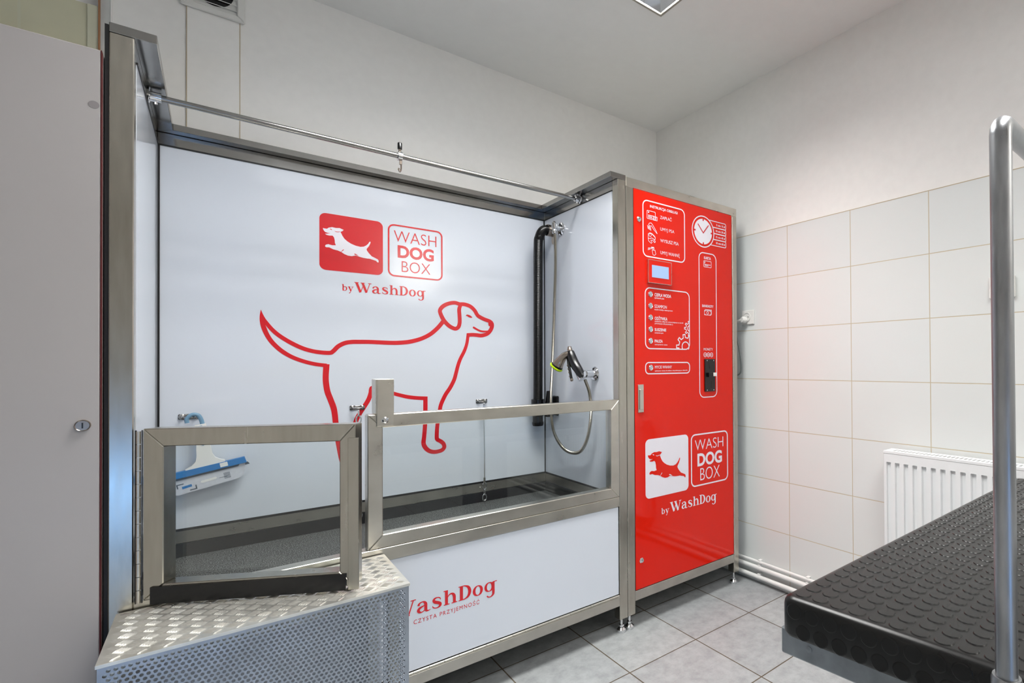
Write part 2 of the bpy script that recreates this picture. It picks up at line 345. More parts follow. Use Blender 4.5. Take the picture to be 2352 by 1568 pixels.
DOG=[[[0.1205,1.3155,0.0],[0.1224,1.3008,0.0056],[0.1283,1.2811,0.0112],[0.1394,1.2625,0.0129],[0.1543,1.2421,0.0137],[0.1762,1.2206,0.0142],[0.2091,1.197,0.0148],[0.2461,1.177,0.015],[0.2841,1.1657,0.0152],[0.3267,1.1619,0.0158],[0.3394,1.1685,0.0159],[0.3558,1.1873,0.0164],[0.378,1.2008,0.0166],[0.4006,1.2057,0.0167],[0.4273,1.2068,0.0168],[0.4702,1.2074,0.0166],[0.5308,1.2057,0.0169],[0.5724,1.2067,0.0172],[0.6152,1.2124,0.0174],[0.6592,1.2263,0.0171],[0.6952,1.2466,0.0173],[0.7228,1.2719,0.0175],[0.7415,1.2946,0.0176],[0.7509,1.3083,0.0176]],[[0.1199,1.3146,0.0],[0.1202,1.2947,0.0064],[0.123,1.2749,0.012],[0.1283,1.2511,0.0144],[0.1384,1.2234,0.0144],[0.1537,1.1965,0.0145],[0.1795,1.1678,0.0147],[0.2124,1.1443,0.0144],[0.2529,1.1269,0.0142],[0.2876,1.1176,0.0139],[0.3184,1.1132,0.0141]],[[0.1205,1.3127,0.0008],[0.1258,1.283,0.0104],[0.1315,1.2633,0.0048]],[[0.8207,1.3859,0.017],[0.7988,1.3908,0.0169],[0.7748,1.386,0.0168],[0.7548,1.3762,0.0172],[0.7407,1.363,0.0171],[0.7355,1.348,0.0166],[0.7439,1.3241,0.0176],[0.7565,1.3037,0.0177],[0.7745,1.2863,0.0177],[0.7912,1.2772,0.0173],[0.8043,1.2752,0.0169],[0.8155,1.2847,0.017],[0.8205,1.3059,0.017],[0.8196,1.3359,0.017],[0.8182,1.3608,0.017],[0.8222,1.377,0.016],[0.8281,1.3875,0.015]],[[0.8207,1.3859,0.017],[0.8429,1.3866,0.0171],[0.8679,1.3793,0.0172],[0.887,1.3628,0.0173],[0.8982,1.3446,0.0174],[0.9074,1.3359,0.0174],[0.9317,1.3244,0.0175],[0.9564,1.3164,0.0177],[0.9669,1.307,0.0187],[0.969,1.2951,0.0188],[0.9642,1.2793,0.0187],[0.9551,1.2659,0.0187],[0.9419,1.2551,0.0176],[0.9185,1.2481,0.0175],[0.8979,1.2495,0.0174],[0.8775,1.2503,0.0168],[0.8534,1.2485,0.0166]],[[0.9617,1.3156,0.0208],[0.9637,1.3027,0.025],[0.9626,1.2922,0.0187]],[[0.8797,1.285,0.0071],[0.8852,1.2827,0.0087],[0.898,1.2756,0.0087],[0.9134,1.269,0.0087],[0.9315,1.2671,0.0082],[0.9499,1.2699,0.0052]],[[0.8467,1.3329,0.0],[0.8527,1.3378,0.0061],[0.8617,1.3348,0.0101],[0.8702,1.3312,0.0081],[0.8763,1.329,0.002]],[[0.8584,1.2558,0.0141],[0.8523,1.2117,0.0141],[0.8408,1.1762,0.0151],[0.8234,1.141,0.0155],[0.8126,1.1111,0.0159],[0.8037,1.0764,0.0164],[0.7954,1.0468,0.0168],[0.7785,1.0127,0.0173],[0.7594,0.984,0.0172],[0.7452,0.9553,0.0171],[0.7372,0.9338,0.0166],[0.7335,0.9122,0.0165],[0.724,0.8546,0.0165],[0.7207,0.8017,0.017],[0.7239,0.7878,0.017],[0.7378,0.7781,0.017],[0.7485,0.7672,0.0171],[0.7522,0.7522,0.0171],[0.7447,0.7409,0.0171],[0.7307,0.7362,0.017],[0.7099,0.7352,0.0169],[0.6894,0.7424,0.0173],[0.6737,0.7586,0.0181],[0.6666,0.7784,0.0181],[0.6693,0.8067,0.0172],[0.6731,0.8588,0.0172],[0.6745,0.9207,0.0177],[0.6747,0.9766,0.0177]],[[0.6828,0.9691,0.0163],[0.6409,0.973,0.0156],[0.6061,0.9789,0.0155],[0.5805,0.9861,0.0149],[0.5573,0.9936,0.0148],[0.5263,1.0055,0.0151],[0.4999,1.0178,0.0154],[0.4739,1.0224,0.0153],[0.4688,1.0145,0.0161],[0.4672,1.0011,0.0161],[0.46,0.9768,0.017],[0.4463,0.9508,0.0169],[0.4308,0.9251,0.0168],[0.4192,0.9017,0.0168],[0.4123,0.8802,0.0167],[0.4058,0.85,0.0167],[0.4058,0.8061,0.0167],[0.4114,0.7748,0.0167],[0.4229,0.747,0.0168],[0.4152,0.726,0.0167],[0.3962,0.7198,0.0166],[0.3738,0.7293,0.0165],[0.3664,0.7497,0.0165],[0.362,0.7762,0.0173],[0.3555,0.8201,0.0181],[0.3511,0.855,0.0185],[0.3475,0.8898,0.019],[0.3446,0.9244,0.0194],[0.3403,0.9505,0.0198],[0.3309,0.9811,0.0197],[0.3212,1.0115,0.0197],[0.3166,1.0415,0.0196],[0.3152,1.0714,0.0196],[0.3177,1.1183,0.0201]]]
RUNDOG=[[0.3063,1.6409],[0.3133,1.6402],[0.3194,1.6402],[0.3255,1.6456],[0.3363,1.6493],[0.3487,1.6482],[0.3612,1.6499],[0.3747,1.6452],[0.3706,1.6397],[0.3637,1.6352],[0.3659,1.6315],[0.3706,1.6211],[0.3769,1.611],[0.3864,1.6025],[0.3993,1.5947],[0.4154,1.5889],[0.4318,1.5868],[0.4433,1.5893],[0.4516,1.595],[0.459,1.603],[0.4633,1.6113],[0.4657,1.6132],[0.4674,1.6119],[0.4667,1.6061],[0.4616,1.5939],[0.4533,1.5812],[0.4543,1.5756],[0.4616,1.5652],[0.4717,1.5544],[0.4852,1.5485],[0.4937,1.5446],[0.4964,1.5392],[0.4957,1.5322],[0.492,1.5328],[0.4869,1.538],[0.475,1.541],[0.4649,1.5435],[0.4549,1.5433],[0.4416,1.5442],[0.4317,1.5459],[0.4219,1.5484],[0.4154,1.5501],[0.4024,1.5457],[0.3896,1.5459],[0.3768,1.5504],[0.3658,1.5574],[0.3548,1.5614],[0.3393,1.564],[0.327,1.5695],[0.3163,1.5686],[0.3129,1.5725],[0.3163,1.5785],[0.3239,1.5814],[0.3362,1.5789],[0.3486,1.5808],[0.3455,1.5895],[0.3449,1.6004],[0.3424,1.6111],[0.3378,1.6166],[0.327,1.6152],[0.3185,1.6163],[0.3133,1.6202],[0.3209,1.6215],[0.3301,1.6245],[0.3209,1.6248],[0.3133,1.6275],[0.3081,1.6339]]
RUNMARKS=[[[0.3277,1.6416],[0.3316,1.6423],[0.3369,1.6388],[0.3347,1.6373]],[[0.3431,1.6369],[0.3487,1.6349],[0.3549,1.6345],[0.3627,1.6365],[0.3618,1.6345],[0.3543,1.6325],[0.348,1.6329]],[[0.3652,1.5573],[0.3699,1.5643],[0.3743,1.5687],[0.3756,1.5666],[0.3705,1.5614],[0.3667,1.5576]],[[0.4095,1.5557],[0.4138,1.5571],[0.4219,1.5522],[0.4268,1.5483],[0.4203,1.5504],[0.4121,1.5531]]]
R={"badge":[0.2952,0.5123,1.481,1.6994],"box":[0.5303,0.7472,1.4819,1.6997],"badgeR":[0.2952,0.5122,1.4811,1.7019],"boxR":[0.5302,0.7471,1.4816,1.7001],"WASH":[0.5532,0.7214,1.6274,1.6751],"WASHr":[0.5531,0.7213,1.6293,1.6757],"DOG":[0.5673,0.7106,1.5649,1.6123],"BOX":[0.5827,0.6964,1.504,1.5504],"by":[0.3672,0.4071,1.4069,1.4317],"WashDog":[0.4104,0.6742,1.4053,1.444],"lowWD":[0.4153,0.7221,0.3368,0.3838],"lowcz":[0.4591,0.6642,0.3074,0.3203],"low_h":[0.5442,0.5848,0.3354,0.3803],"instr":[1.3709,1.6209,1.5743,1.8219],"title":[1.4132,1.5754,1.7929,1.8035],"zap":[1.4708,1.5397,1.7539,1.7674],"umyj":[1.4712,1.5549,1.7022,1.7158],"wys":[1.4708,1.5813,1.6505,1.6646],"wan":[1.4712,1.5873,1.5976,1.6118],"ic1":[1.3959,1.4549,1.7406,1.7774],"ic2":[1.3955,1.4545,1.6834,1.7265],"ic3":[1.3971,1.445,1.6355,1.6822],"ic4":[1.3982,1.4445,1.586,1.6222],"scrframe":[1.3931,1.5275,1.4621,1.5637],"scr":[1.4131,1.5094,1.4874,1.5406],"karta":[1.7076,1.8285,1.6394,1.6431],"kartaT":[1.7452,1.7923,1.6117,1.6245],"kartaI":[1.7416,1.7957,1.5733,1.6051],"tags":[1.7962,1.9019,1.6859,1.8015],"func":[1.3808,1.6482,1.1754,1.4439],"t1":[1.436,1.5331,1.4076,1.4213],"s1":[1.4358,1.4912,1.3981,1.4039],"t2":[1.4356,1.5066,1.3572,1.3708],"s2":[1.4354,1.5419,1.3473,1.3528],"t3":[1.436,1.5098,1.3045,1.3178],"s3":[1.4359,1.6072,1.296,1.3007],"s3b":[1.4358,1.5423,1.2851,1.2912],"t4":[1.4356,1.5025,1.2558,1.2677],"s4":[1.4355,1.4854,1.2456,1.2504],"t5":[1.4352,1.4814,1.2055,1.2177],"s5":[1.4351,1.5088,1.1942,1.1987],"t6":[1.4356,1.535,1.0913,1.1035],"s6":[1.4355,1.6312,1.079,1.0831],"pill":[1.3805,1.6475,1.0664,1.1199],"karta_b":[1.7109,1.8318,0.9493,0.9981],"bank":[1.7309,1.808,1.3816,1.393],"bankI":[1.7438,1.7941,1.3434,1.3702],"slot":[1.7366,1.8116,1.2211,1.3286],"mon":[1.7389,1.8009,1.1745,1.186],"coin":[1.7376,1.8034,1.143,1.1645],"acc":[1.7415,1.8123,0.9779,1.1334],"accbtn":[1.7861,1.8116,1.051,1.0675],"acclever":[1.7562,1.7872,1.0479,1.0679],"gearB":[1.5608,1.6714,1.1408,1.2483],"gearS":[1.6111,1.6795,1.2465,1.3073],"handle":[1.3401,1.3699,0.9054,1.0241],"wbadge":[1.379,1.6334,0.5306,0.7863],"wbox":[1.6496,1.9042,0.536,0.7818],"wW":[1.6763,1.871,0.7039,0.7536],"wD":[1.692,1.8607,0.631,0.6856],"wB":[1.7101,1.8444,0.5595,0.6183],"wby":[1.4659,1.5118,0.4503,0.4795],"wWD":[1.5179,1.819,0.4504,0.4905]}
P={"clockL":[1.6652,1.7293],"clockR":[1.8168,1.7547],"clockC":[1.7394,1.7417],"clT":[1.7264,1.8172],"clB":[1.7508,1.6654],"inL":[1.681,1.7319],"inR":[1.8011,1.752],"tagR":[1.8967,1.6916],"btn0":[1.4126,1.4145],"btn1":[1.4126,1.3641],"btn2":[1.4127,1.3134],"btn3":[1.4127,1.2624],"btn4":[1.4123,1.2117],"btn5":[1.4127,1.0952],"scr1":[1.3518,1.7302],"scr2":[1.3552,0.2766],"wdoghead":[1.3941,0.7152],"wdogtail":[1.6108,0.5993],"wdogtop":[1.5772,0.6821]}

# ================================================================ SETTING
XR=2.0715; YB=2.46; XL=-1.32; YF=-1.95
bm=nb(); box(bm,XL,XR+.1,YF-.3,YB+.1,-.06,0); obj('floor',bm,'floor_tile',kind='structure')
bm=nb()  # ceiling with two openings for the recessed lamps
xs=[XL-.1,LAMP1[0],LAMP1[1],XR+.1]; ys=[YF-.1,LAMP2[2],LAMP2[3],LAMP1[2],LAMP1[3],YB+.1]
for i in range(3):
    for j in range(5):
        if i==1 and j in (1,3): continue
        box(bm,xs[i],xs[i+1],ys[j],ys[j+1],CEIL,CEIL+.12)
bmesh.ops.remove_doubles(bm,verts=bm.verts,dist=1e-5)
obj('ceiling',bm,'ceiling_paint',kind='structure')
bm=nb(); box(bm,XL-.1,XR+.1,YB,YB+.1,0,CEIL)
obj('wall_back',bm,'wall_paint',kind='structure')
bm=nb(); box(bm,XR+.006,XR+.1,YF,YB,1.777,CEIL,mi=0); box(bm,XR,XR+.1,YF,YB,0,1.776,mi=1)
box(bm,XR-.0005,XR+.006,YF,YB,1.7755,1.7785,mi=2)
obj('wall_right',bm,['wall_paint','wall_tile','grout_line'],kind='structure')
bm=nb(); box(bm,XL-.1,XL,YF,YB,0,CEIL); obj('wall_left',bm,'wall_dark',kind='structure')
bm=nb()
box(bm,XL,-1.15,YF-.1,YF,0,CEIL); box(bm,-.09,XR,YF-.1,YF,0,CEIL); box(bm,-1.15,-.09,YF-.1,YF,.4,CEIL); box(bm,-1.15,-.09,YF-.1,YF,0,.04)
obj('wall_front',bm,'wall_dark',kind='structure')
d=bpy.data.objects.new('window_1',None); COL.objects.link(d); d.location=(-.62,YF-.05,.04); d['kind']='structure'
bm=nb(); frame(bm,(-1.15,YF-.07,.04),(1,0,0),(0,0,1),(0,1,0),1.06,.36,.04,.04,.04,.04,.05); obj('window_frame',bm,'plastic_white',d)
bm=nb(); box(bm,-1.11,-.13,YF-.05,YF-.045,.08,.36); obj('pane',bm,'glass',d)
# cladding and jamb above the locker
bm=nb(); box(bm,XL,-.445,2.425,YB,1.2,2.262); box(bm,-.439,-.3055,2.425,YB,1.2,2.262); box(bm,-.4455,-.4385,2.4255,YB,1.2,2.262,mi=1)
box(bm,-.3055,-.282,2.42,YB,1.2,2.262,mi=1)
obj('trim_1',bm,['beige_tile','beige_pale'],kind='structure')
bm=nb(); box(bm,-.282,-.2785,2.415,YB,1.2,2.57); obj('trim_2',bm,'brown_trim',kind='structure')
bm=nb(); box(bm,-.2785,-.255,2.43,YB,1.2,2.57); box(bm,-.2565,-.2545,2.428,YB,1.2,2.57,mi=1); obj('trim_3',bm,['grey_concrete','wall_paint'],kind='structure')
bm=nb(); box(bm,-.0775,.0642,YB-.004,YB,1.2,2.40); obj('trim_4',bm,'wall_paint',kind='structure')
bm=nb(); box(bm,-.0795,-.077,YB-.0048,YB,1.2,2.40); box(bm,.0637,.0662,YB-.0048,YB,1.2,2.40); obj('trim_5',bm,'grout_line',kind='structure')
# ================================================================ VENT AND LAMPS
t=thing('ventilation_grille','white square fan vent with slats and dark opening high on the rear wall','vent',(-.007,YB-.0045,2.46))
bm=nb(); Y0=YB-.016
frame(bm,(-.095,Y0,2.376),(1,0,0),(0,0,1),(0,1,0),.174,.176,.022,.022,.022,.022,.0115,.003); obj('grille_frame',bm,'vent_white',t)
bm=nb(); box(bm,-.073,.057,Y0+.009,Y0+.0113,2.398,2.53); obj('back_plate',bm,'vent_white',t)
bm=nb(); cyl(bm,(-.008,Y0+.0088,2.464),(-.008,Y0+.0075,2.464),.055,seg=40)
obj('fan_opening',bm,'black_plastic',t)
for i in range(6):
    bm=nb(); z=2.412+i*.0205; hexa(bm,[(-.073,Y0+.001,z-.002),(.057,Y0+.001,z-.002),(.057,Y0+.007,z+.002),(-.073,Y0+.007,z+.002),(-.073,Y0+.001,z),(.057,Y0+.001,z),(.057,Y0+.007,z+.004),(-.073,Y0+.007,z+.004)]); obj('slat',bm,'vent_white',t)
def lamp(L,label):
    x0,x1,y0,y1=L; cx=(x0+x1)/2; cy=(y0+y1)/2
    t=thing('ceiling_lamp',label,'lamp',(cx,cy,CEIL),'recessed louvre lamps in the ceiling')
    bm=nb(); frame(bm,(x0-.004,y1+.004,CEIL-.004),(1,0,0),(0,-1,0),(0,0,1),x1-x0+.008,y1-y0+.008,.01,.01,.01,.01,.01,.001); obj('rim',bm,'steel_dull',t)
    bm=nb() # open-bottomed reflector shell
    a=[(x0+.003,y0+.003),(x1-.003,y0+.003),(x1-.003,y1-.003),(x0+.003,y1-.003)]; b=[(x0+.03,y0+.03),(x1-.03,y0+.03),(x1-.03,y1-.03),(x0+.03,y1-.03)]
    A=[bm.verts.new((*p,CEIL)) for p in a]; B=[bm.verts.new((*p,CEIL+.085)) for p in b]
    for i in range(4): bm.faces.new((A[i],B[i],B[(i+1)%4],A[(i+1)%4]))
    bm.faces.new(B[::-1]); obj('reflector',bm,'reflector',t)
    for q in (-.15,0,.15):
        bm=nb(); cyl(bm,(x0+.05,cy+q,CEIL+.062),(x1-.05,cy+q,CEIL+.062),.011,seg=12); obj('fluorescent_tube',bm,'tube_glow',t,smooth=True)
    for i in range(1,4):
        for ax in (0,1):
            bm=nb(); c=(x0+(x1-x0)*i/4) if ax==0 else (y0+(y1-y0)*i/4)
            if ax==0: hexa(bm,[(c-.001,y0+.01,CEIL+.002),(c+.001,y0+.01,CEIL+.002),(c+.001,y1-.01,CEIL+.002),(c-.001,y1-.01,CEIL+.002),(c-.005,y0+.02,CEIL+.042),(c+.005,y0+.02,CEIL+.042),(c+.005,y1-.02,CEIL+.042),(c-.005,y1-.02,CEIL+.042)])
            else: hexa(bm,[(x0+.01,c-.001,CEIL+.002),(x1-.01,c-.001,CEIL+.002),(x1-.01,c+.001,CEIL+.002),(x0+.01,c+.001,CEIL+.002),(x0+.02,c-.005,CEIL+.042),(x1-.02,c-.005,CEIL+.042),(x1-.02,c+.005,CEIL+.042),(x0+.02,c+.005,CEIL+.042)])
            obj('louvre_blade',bm,'reflector',t)
lamp(LAMP1,'bright recessed lamp with mirror reflector in the ceiling in front of the dog bath')
# rear lamp, behind the camera
lamp(LAMP2,'recessed lamp with mirror louvres in the ceiling beside the grooming table')
# ================================================================ LOCKER
t=thing('locker','tall plain white locker with round lock standing left of the dog bath','locker',(-.7,1.95,0))
bm=nb(); box(bm,-1.25,-.193,1.718,2.25,0,1.823,.001); obj('body',bm,'white_locker',t)
bm=nb(); box(bm,-1.249,-.1945,1.70,1.7175,.004,1.822,.0015); dr=obj('door',bm,'white_locker',t)
bm=nb(); box(bm,-.1943,-.1928,1.70,1.7175,.004,1.822); obj('edge_band',bm,'edge_red',dr,label='red edging strip on the door edge')
bm=nb(); lathe(bm,(-.2195,1.70,.983),(0,-1,0),[(.0,0),(.0125,.0),(.0125,.004),(.0115,.006),(.0105,.005),(.0,.005)])
box(bm,-.2205,-.2185,1.6935,1.696,.977,.989,mi=1); lk=obj('lock',bm,['nickel','black_plastic'],dr,smooth=True,label='round chrome cylinder lock')
bm=nb(); lathe(bm,(-.2045,1.70,1.696),(0,-1,0),[(.0085,0),(.0085,.0004),(0,.0005)]); obj('cover_cap',bm,'cap_grey',dr)
# ================================================================ DOG BATH
FY=1.72; BX0,BX1=-.184,1.284; IL,IR=-.144,1.243; BKY=2.35
bath=thing('dog_bath','stainless framed self-service dog bath with white walls and red dog outline','bath',((BX0+BX1)/2,2.05,0))
for (x,y) in ((BX0,FY),(IR,FY),(BX0,BKY),(IR,BKY)):
    w=.04 if x<0 else .041
    bm=nb(); box(bm,x,x+w,y,y+.04,.058,1.88,.002); p=obj('post',bm,'steel_vertical',bath)
    cx,cy=x+w/2,y+.02
    bm=nb(); cyl(bm,(cx,cy,.02),(cx,cy,.058),.006,seg=12); lathe(bm,(cx,cy,0),(0,0,1),[(.018,0),(.0195,.004),(.0195,.012),(.011,.02),(.0,.021)]); lathe(bm,(cx,cy,.022),(0,0,1),[(0,0),(.011,0),(.011,.008),(0,.008)],6)
    obj('foot',bm,'chrome',p,smooth=True)
bm=nb(); box(bm,BX0-.007,BX0-.0005,FY+.002,FY+.04,.06,1.896); obj('sealing_strip',bm,'black_seal',bath)
for nm,b in (('top_rail',(BX0,IL,FY+.04,BKY,1.84,1.88)),('top_rail',(IR,BX1,FY+.04,BKY,1.84,1.88)),('top_rail',(IL,IR,BKY,BKY+.04,1.84,1.88))):
    bm=nb(); box(bm,*b,.0015); obj(nm,bm,'steel_mirror',bath)
bm=nb() # inward top flange, mitred on three sides
def fl(q): hexa(bm,[(x,y,1.8805) for x,y in q]+[(x,y,1.902) for x,y in q],.001)
fl([(BX0,FY),(-.106,FY),(-.106,2.31),(BX0,BKY+.04)]); fl([(1.206,FY),(BX1,FY),(BX1,BKY+.04),(1.206,2.31)])
fl([(-.106,2.31),(1.206,2.31),(BX1,BKY+.04),(BX0,BKY+.04)]); obj('top_flange',bm,'steel_mirror',bath)
bm=nb(); box(bm,IL+.002,IR-.002,BKY,BKY+.006,.575,1.838); bp=obj('back_panel',bm,'white_laminate',bath,label='glossy white rear wall printed with a red dog outline and logos')
bm=nb(); box(bm,IL-.006,IL+.001,FY+.042,BKY-.004,.575,1.838); obj('side_panel',bm,'white_laminate',bath)
bm=nb(); box(bm,IR-.002,IR+.005,FY+.042,BKY-.004,.575,1.838); obj('side_panel',bm,'white_laminate',bath)
bm=nb()
for x in (IL+.001,IR-.006): box(bm,x,x+.005,BKY-.004,BKY+.002,.568,1.84)
box(bm,IL,IR,BKY-.002,BKY+.003,.567,.575); box(bm,IL,IR,BKY-.002,BKY+.003,1.836,1.841)
box(bm,IR-.004,IR,FY+.04,BKY,.567,.575); box(bm,IL,IL+.004,FY+.04,BKY,.567,.575); box(bm,IR-.003,IR,FY+.04,BKY,1.836,1.841); box(bm,IL,IL+.003,FY+.04,BKY,1.836,1.841)
obj('sealing_strip',bm,'black_seal',bath)
for b in ((IL,IR,BKY,BKY+.04,.526,.568),(BX0,IL,FY+.04,BKY,.526,.568),(IR,BX1,FY+.04,BKY,.526,.568),(IL,IR,FY,FY+.04,.525,.5648)):
    bm=nb(); box(bm,*b,.0015); obj('rim_rail',bm,'steel',bath)
bm=nb(); box(bm,IL+.001,IR-.001,FY+.041,BKY-.001,.455,.475)
box(bm,IL+.001,IR-.001,BKY-.004,BKY-.001,.475,.526); box(bm,IL+.001,IL+.004,FY+.041,BKY-.001,.475,.526); box(bm,IR-.004,IR-.001,FY+.041,BKY-.001,.475,.526); box(bm,IL+.001,IR-.001,FY+.041,FY+.044,.475,.53)
obj('tub',bm,'black_rubber',bath)
bm=nb(); box(bm,IL+.006,IR-.006,FY+.046,BKY-.006,.4755,.482); obj('tub_mat',bm,'tub_mat',bath)
bm=nb(); box(bm,IL+.003,IR-.003,FY+.004,FY+.012,.166,.5235,.0008); lp=obj('lower_panel',bm,'white_laminate',bath,label='white hinged front flap with red lettering')
for x in (BX0+.012,IR+.012):
    bm=nb(); box(bm,x,x+.008,FY+.042,BKY-.002,.157,.525); obj('lower_side_panel',bm,'white_laminate',bath)
bm=nb(); n=30
for i in range(n):
    a=IL+.003+(IR-IL-.006)*i/n; b=IL+.003+(IR-IL-.006)*(i+1)/n-.0012
    cyl(bm,(a,FY+.001,.1605),(b,FY+.001,.1605),.0042,seg=10)
obj('piano_hinge',bm,'steel',lp,smooth=True)
for b in ((IL,IR,FY,FY+.04,.117,.155),(IL,IR,BKY,BKY+.04,.117,.155),(BX0,IL,FY+.04,BKY,.117,.155),(IR,BX1,FY+.04,BKY,.117,.155)):
    bm=nb(); box(bm,*b,.0015); obj('bottom_rail',bm,'steel_dull',bath)
bm=nb(); box(bm,IL,IR,FY+.04,BKY,.12,.124); obj('bottom_tray',bm,'steel_dull',bath)
# prints on the back panel
PY=BKY-.0006
bm=nb()
for s in DOG: ribbon(bm,crom(s,5),PY)
fixnorm(bm); obj('dog_outline',bm,'red_print',bp)
bm=nb(); b=R['badge']; poly(bm,rrect(b[0],b[1],b[2],b[3]+.001,.022),PY); obj('logo_badge',bm,'red_print',bp,label='red rounded square with a running dog')
bm=nb(); poly(bm,RUNDOG,PY-.0005)
for m in RUNMARKS: poly(bm,m,PY-.001,mi=1)
obj('running_dog',bm,['white_print','red_print'],bp)
bm=nb(); b=R['box']; outline(bm,*b,.022,.0062,PY)
def fit3(bm,Rw,Rd,Rb,Y,k):
    text(bm,'WASH',*Rw,Y,-.012*k); text(bm,'DOG',*Rd,Y,.034*k); text(bm,'BOX',*Rb,Y,-.012*k)
fit3(bm,R['WASH'],R['DOG'],R['BOX'],PY,1)
obj('logo_box',bm,'red_print',bp,label='outlined square reading WASH DOG BOX')
bm=nb(); serif(bm,'by',*R['by'],PY); serif(bm,'WashDog',*R['WashDog'],PY); fixnorm(bm); obj('word_mark',bm,'red_print',bp)
bm=nb(); b=R['lowWD']; wd7=sum(G[c][0] for c in 'WashDog')-.04
sc=(b[1]-R['low_h'][0])/sum(G[c][0] for c in 'hDog'); serif(bm,'WashDog',b[1]-wd7*sc,b[1],b[2],b[3],FY+.0035)
fixnorm(bm); text(bm,'CZYSTA PRZYJEMNOŚĆ',*R['lowcz'],FY+.0035,.004,sp=1.25); obj('lettering',bm,'red_print',lp)
# fixed glass screen
bm=nb(); frame(bm,(.334,FY,.5655),(1,0,0),(0,0,1),(0,1,0),IR-.334,.3995,.04,.04,.04,.04,.04,.002); sf=obj('screen_frame',bm,'steel',bath)
bm=nb(); box(bm,.372,1.205,FY+.018,FY+.024,.604,.927); obj('glass_pane',bm,'glass',sf)
bm=nb() # flip-over latch
box(bm,.357,.403,FY-.006,FY-.0035,.93,1.07,.0008); box(bm,.357,.403,FY+.0435,FY+.046,.93,1.07,.0008); box(bm,.354,.357,FY-.006,FY+.046,.967,1.07,.0005); box(bm,.36,.368,FY-.0075,FY-.006,1.012,1.066)
lt=obj('latch_bracket',bm,'steel',bath)
bm=nb(); lathe(bm,(.379,FY-.006,.948),(0,-1,0),[(.0,.0),(.009,0),(.009,.004),(.006,.007),(.0035,.007),(.0035,.003),(0,.003)]); obj('bolt',bm,'chrome',lt,smooth=True)
# gate, swung a little outwards
th=math.radians(32); gu=Vector((math.cos(th),-math.sin(th),0)); gn=Vector((math.sin(th),math.cos(th),0)); GO=Vector((-.1287,1.715,.566))
GW=.457
bm=nb(); frame(bm,GO,gu,(0,0,1),gn,GW,.4,.042,.036,.036,.042,.04,.002)
gate=obj('gate',bm,'steel_vertical',bath,label='low glazed gate standing slightly open')
bm=nb(); obox(bm,GO,gu,(0,0,1),gn,  .04,GW-.034,.034,.362,.031,.037); obj('glass_pane',bm,'glass',gate)
bm=nb(); obox(bm,GO,gu,(0,0,1),gn,.441,.466,-.009,.366,-.003,-.0002,.001); obj('closing_strip',bm,'steel_vertical',gate)
bm=nb(); obox(bm,GO,gu,(0,0,1),gn,.018,.436,-.009,.031,-.0045,-.0004,.0005); obj('rubber_strip',bm,'black_plastic',gate,label='glossy black rubber strip along the gate foot')
bm=nb(); n=13
for i in range(n):
    z=.562+.4*i/n; cyl(bm,(-.1355,FY-.004,z),(-.1355,FY-.004,z+.4/n-.0015),.0045,seg=12)
obj('gate_hinge',bm,'steel',gate,smooth=True)
bm=nb(); box(bm,-.1415,-.1385,FY-.002,FY+.001,.56,.963); box(bm,-.1305,-.1285,FY-.003,FY,.56,.963); obj('hinge_gap_seal',bm,'black_seal',gate)
# hanging rail
RY,RZ=2.01,1.862
bm=nb(); cyl(bm,(IL+.012,RY,RZ),(IR-.012,RY,RZ),.009,seg=24); rl=obj('hanging_rail',bm,'steel_mirror',bath,smooth=True)
for s,x in ((1,IL+.001),(-1,IR-.001)):
    bm=nb(); lathe(bm,(x,RY,RZ),(s,0,0),[(0,0),(.02,0),(.02,.004),(.0135,.006),(.0135,.028),(.0095,.028)]); cyl(bm,(x+s*.017,RY,RZ-.0135),(x+s*.017,RY,RZ-.02),.003,seg=8); obj('rail_bracket',bm,'chrome',rl,smooth=True)
# tether eyes on the back wall
def eye(x,z,name='tether_hook'):
    bm=nb()
    lathe(bm,(x-.017,PY,z),(0,-1,0),[(0,0),(.009,0),(.009,.003),(.004,.006),(0,.006)],16); lathe(bm,(x+.017,PY,z),(0,-1,0),[(0,0),(.009,0),(.009,.003),(.004,.006),(0,.006)],16)
    tube(bm,crom([(x-.017,PY-.003,z),(x-.015,PY-.018,z),(x-.008,PY-.026,z-.001),(x+.008,PY-.026,z-.001),(x+.015,PY-.018,z),(x+.017,PY-.003,z)],5),.0035,8)
    box(bm,x-.026,x+.026,PY-.002,PY,z-.009,z+.009,.002)
    return obj(name,bm,'steel_mirror',bath,smooth=True)
HK=[(.918,.945),(.42,.945),(-.068,.945)]
for x,z in HK: eye(x,z)
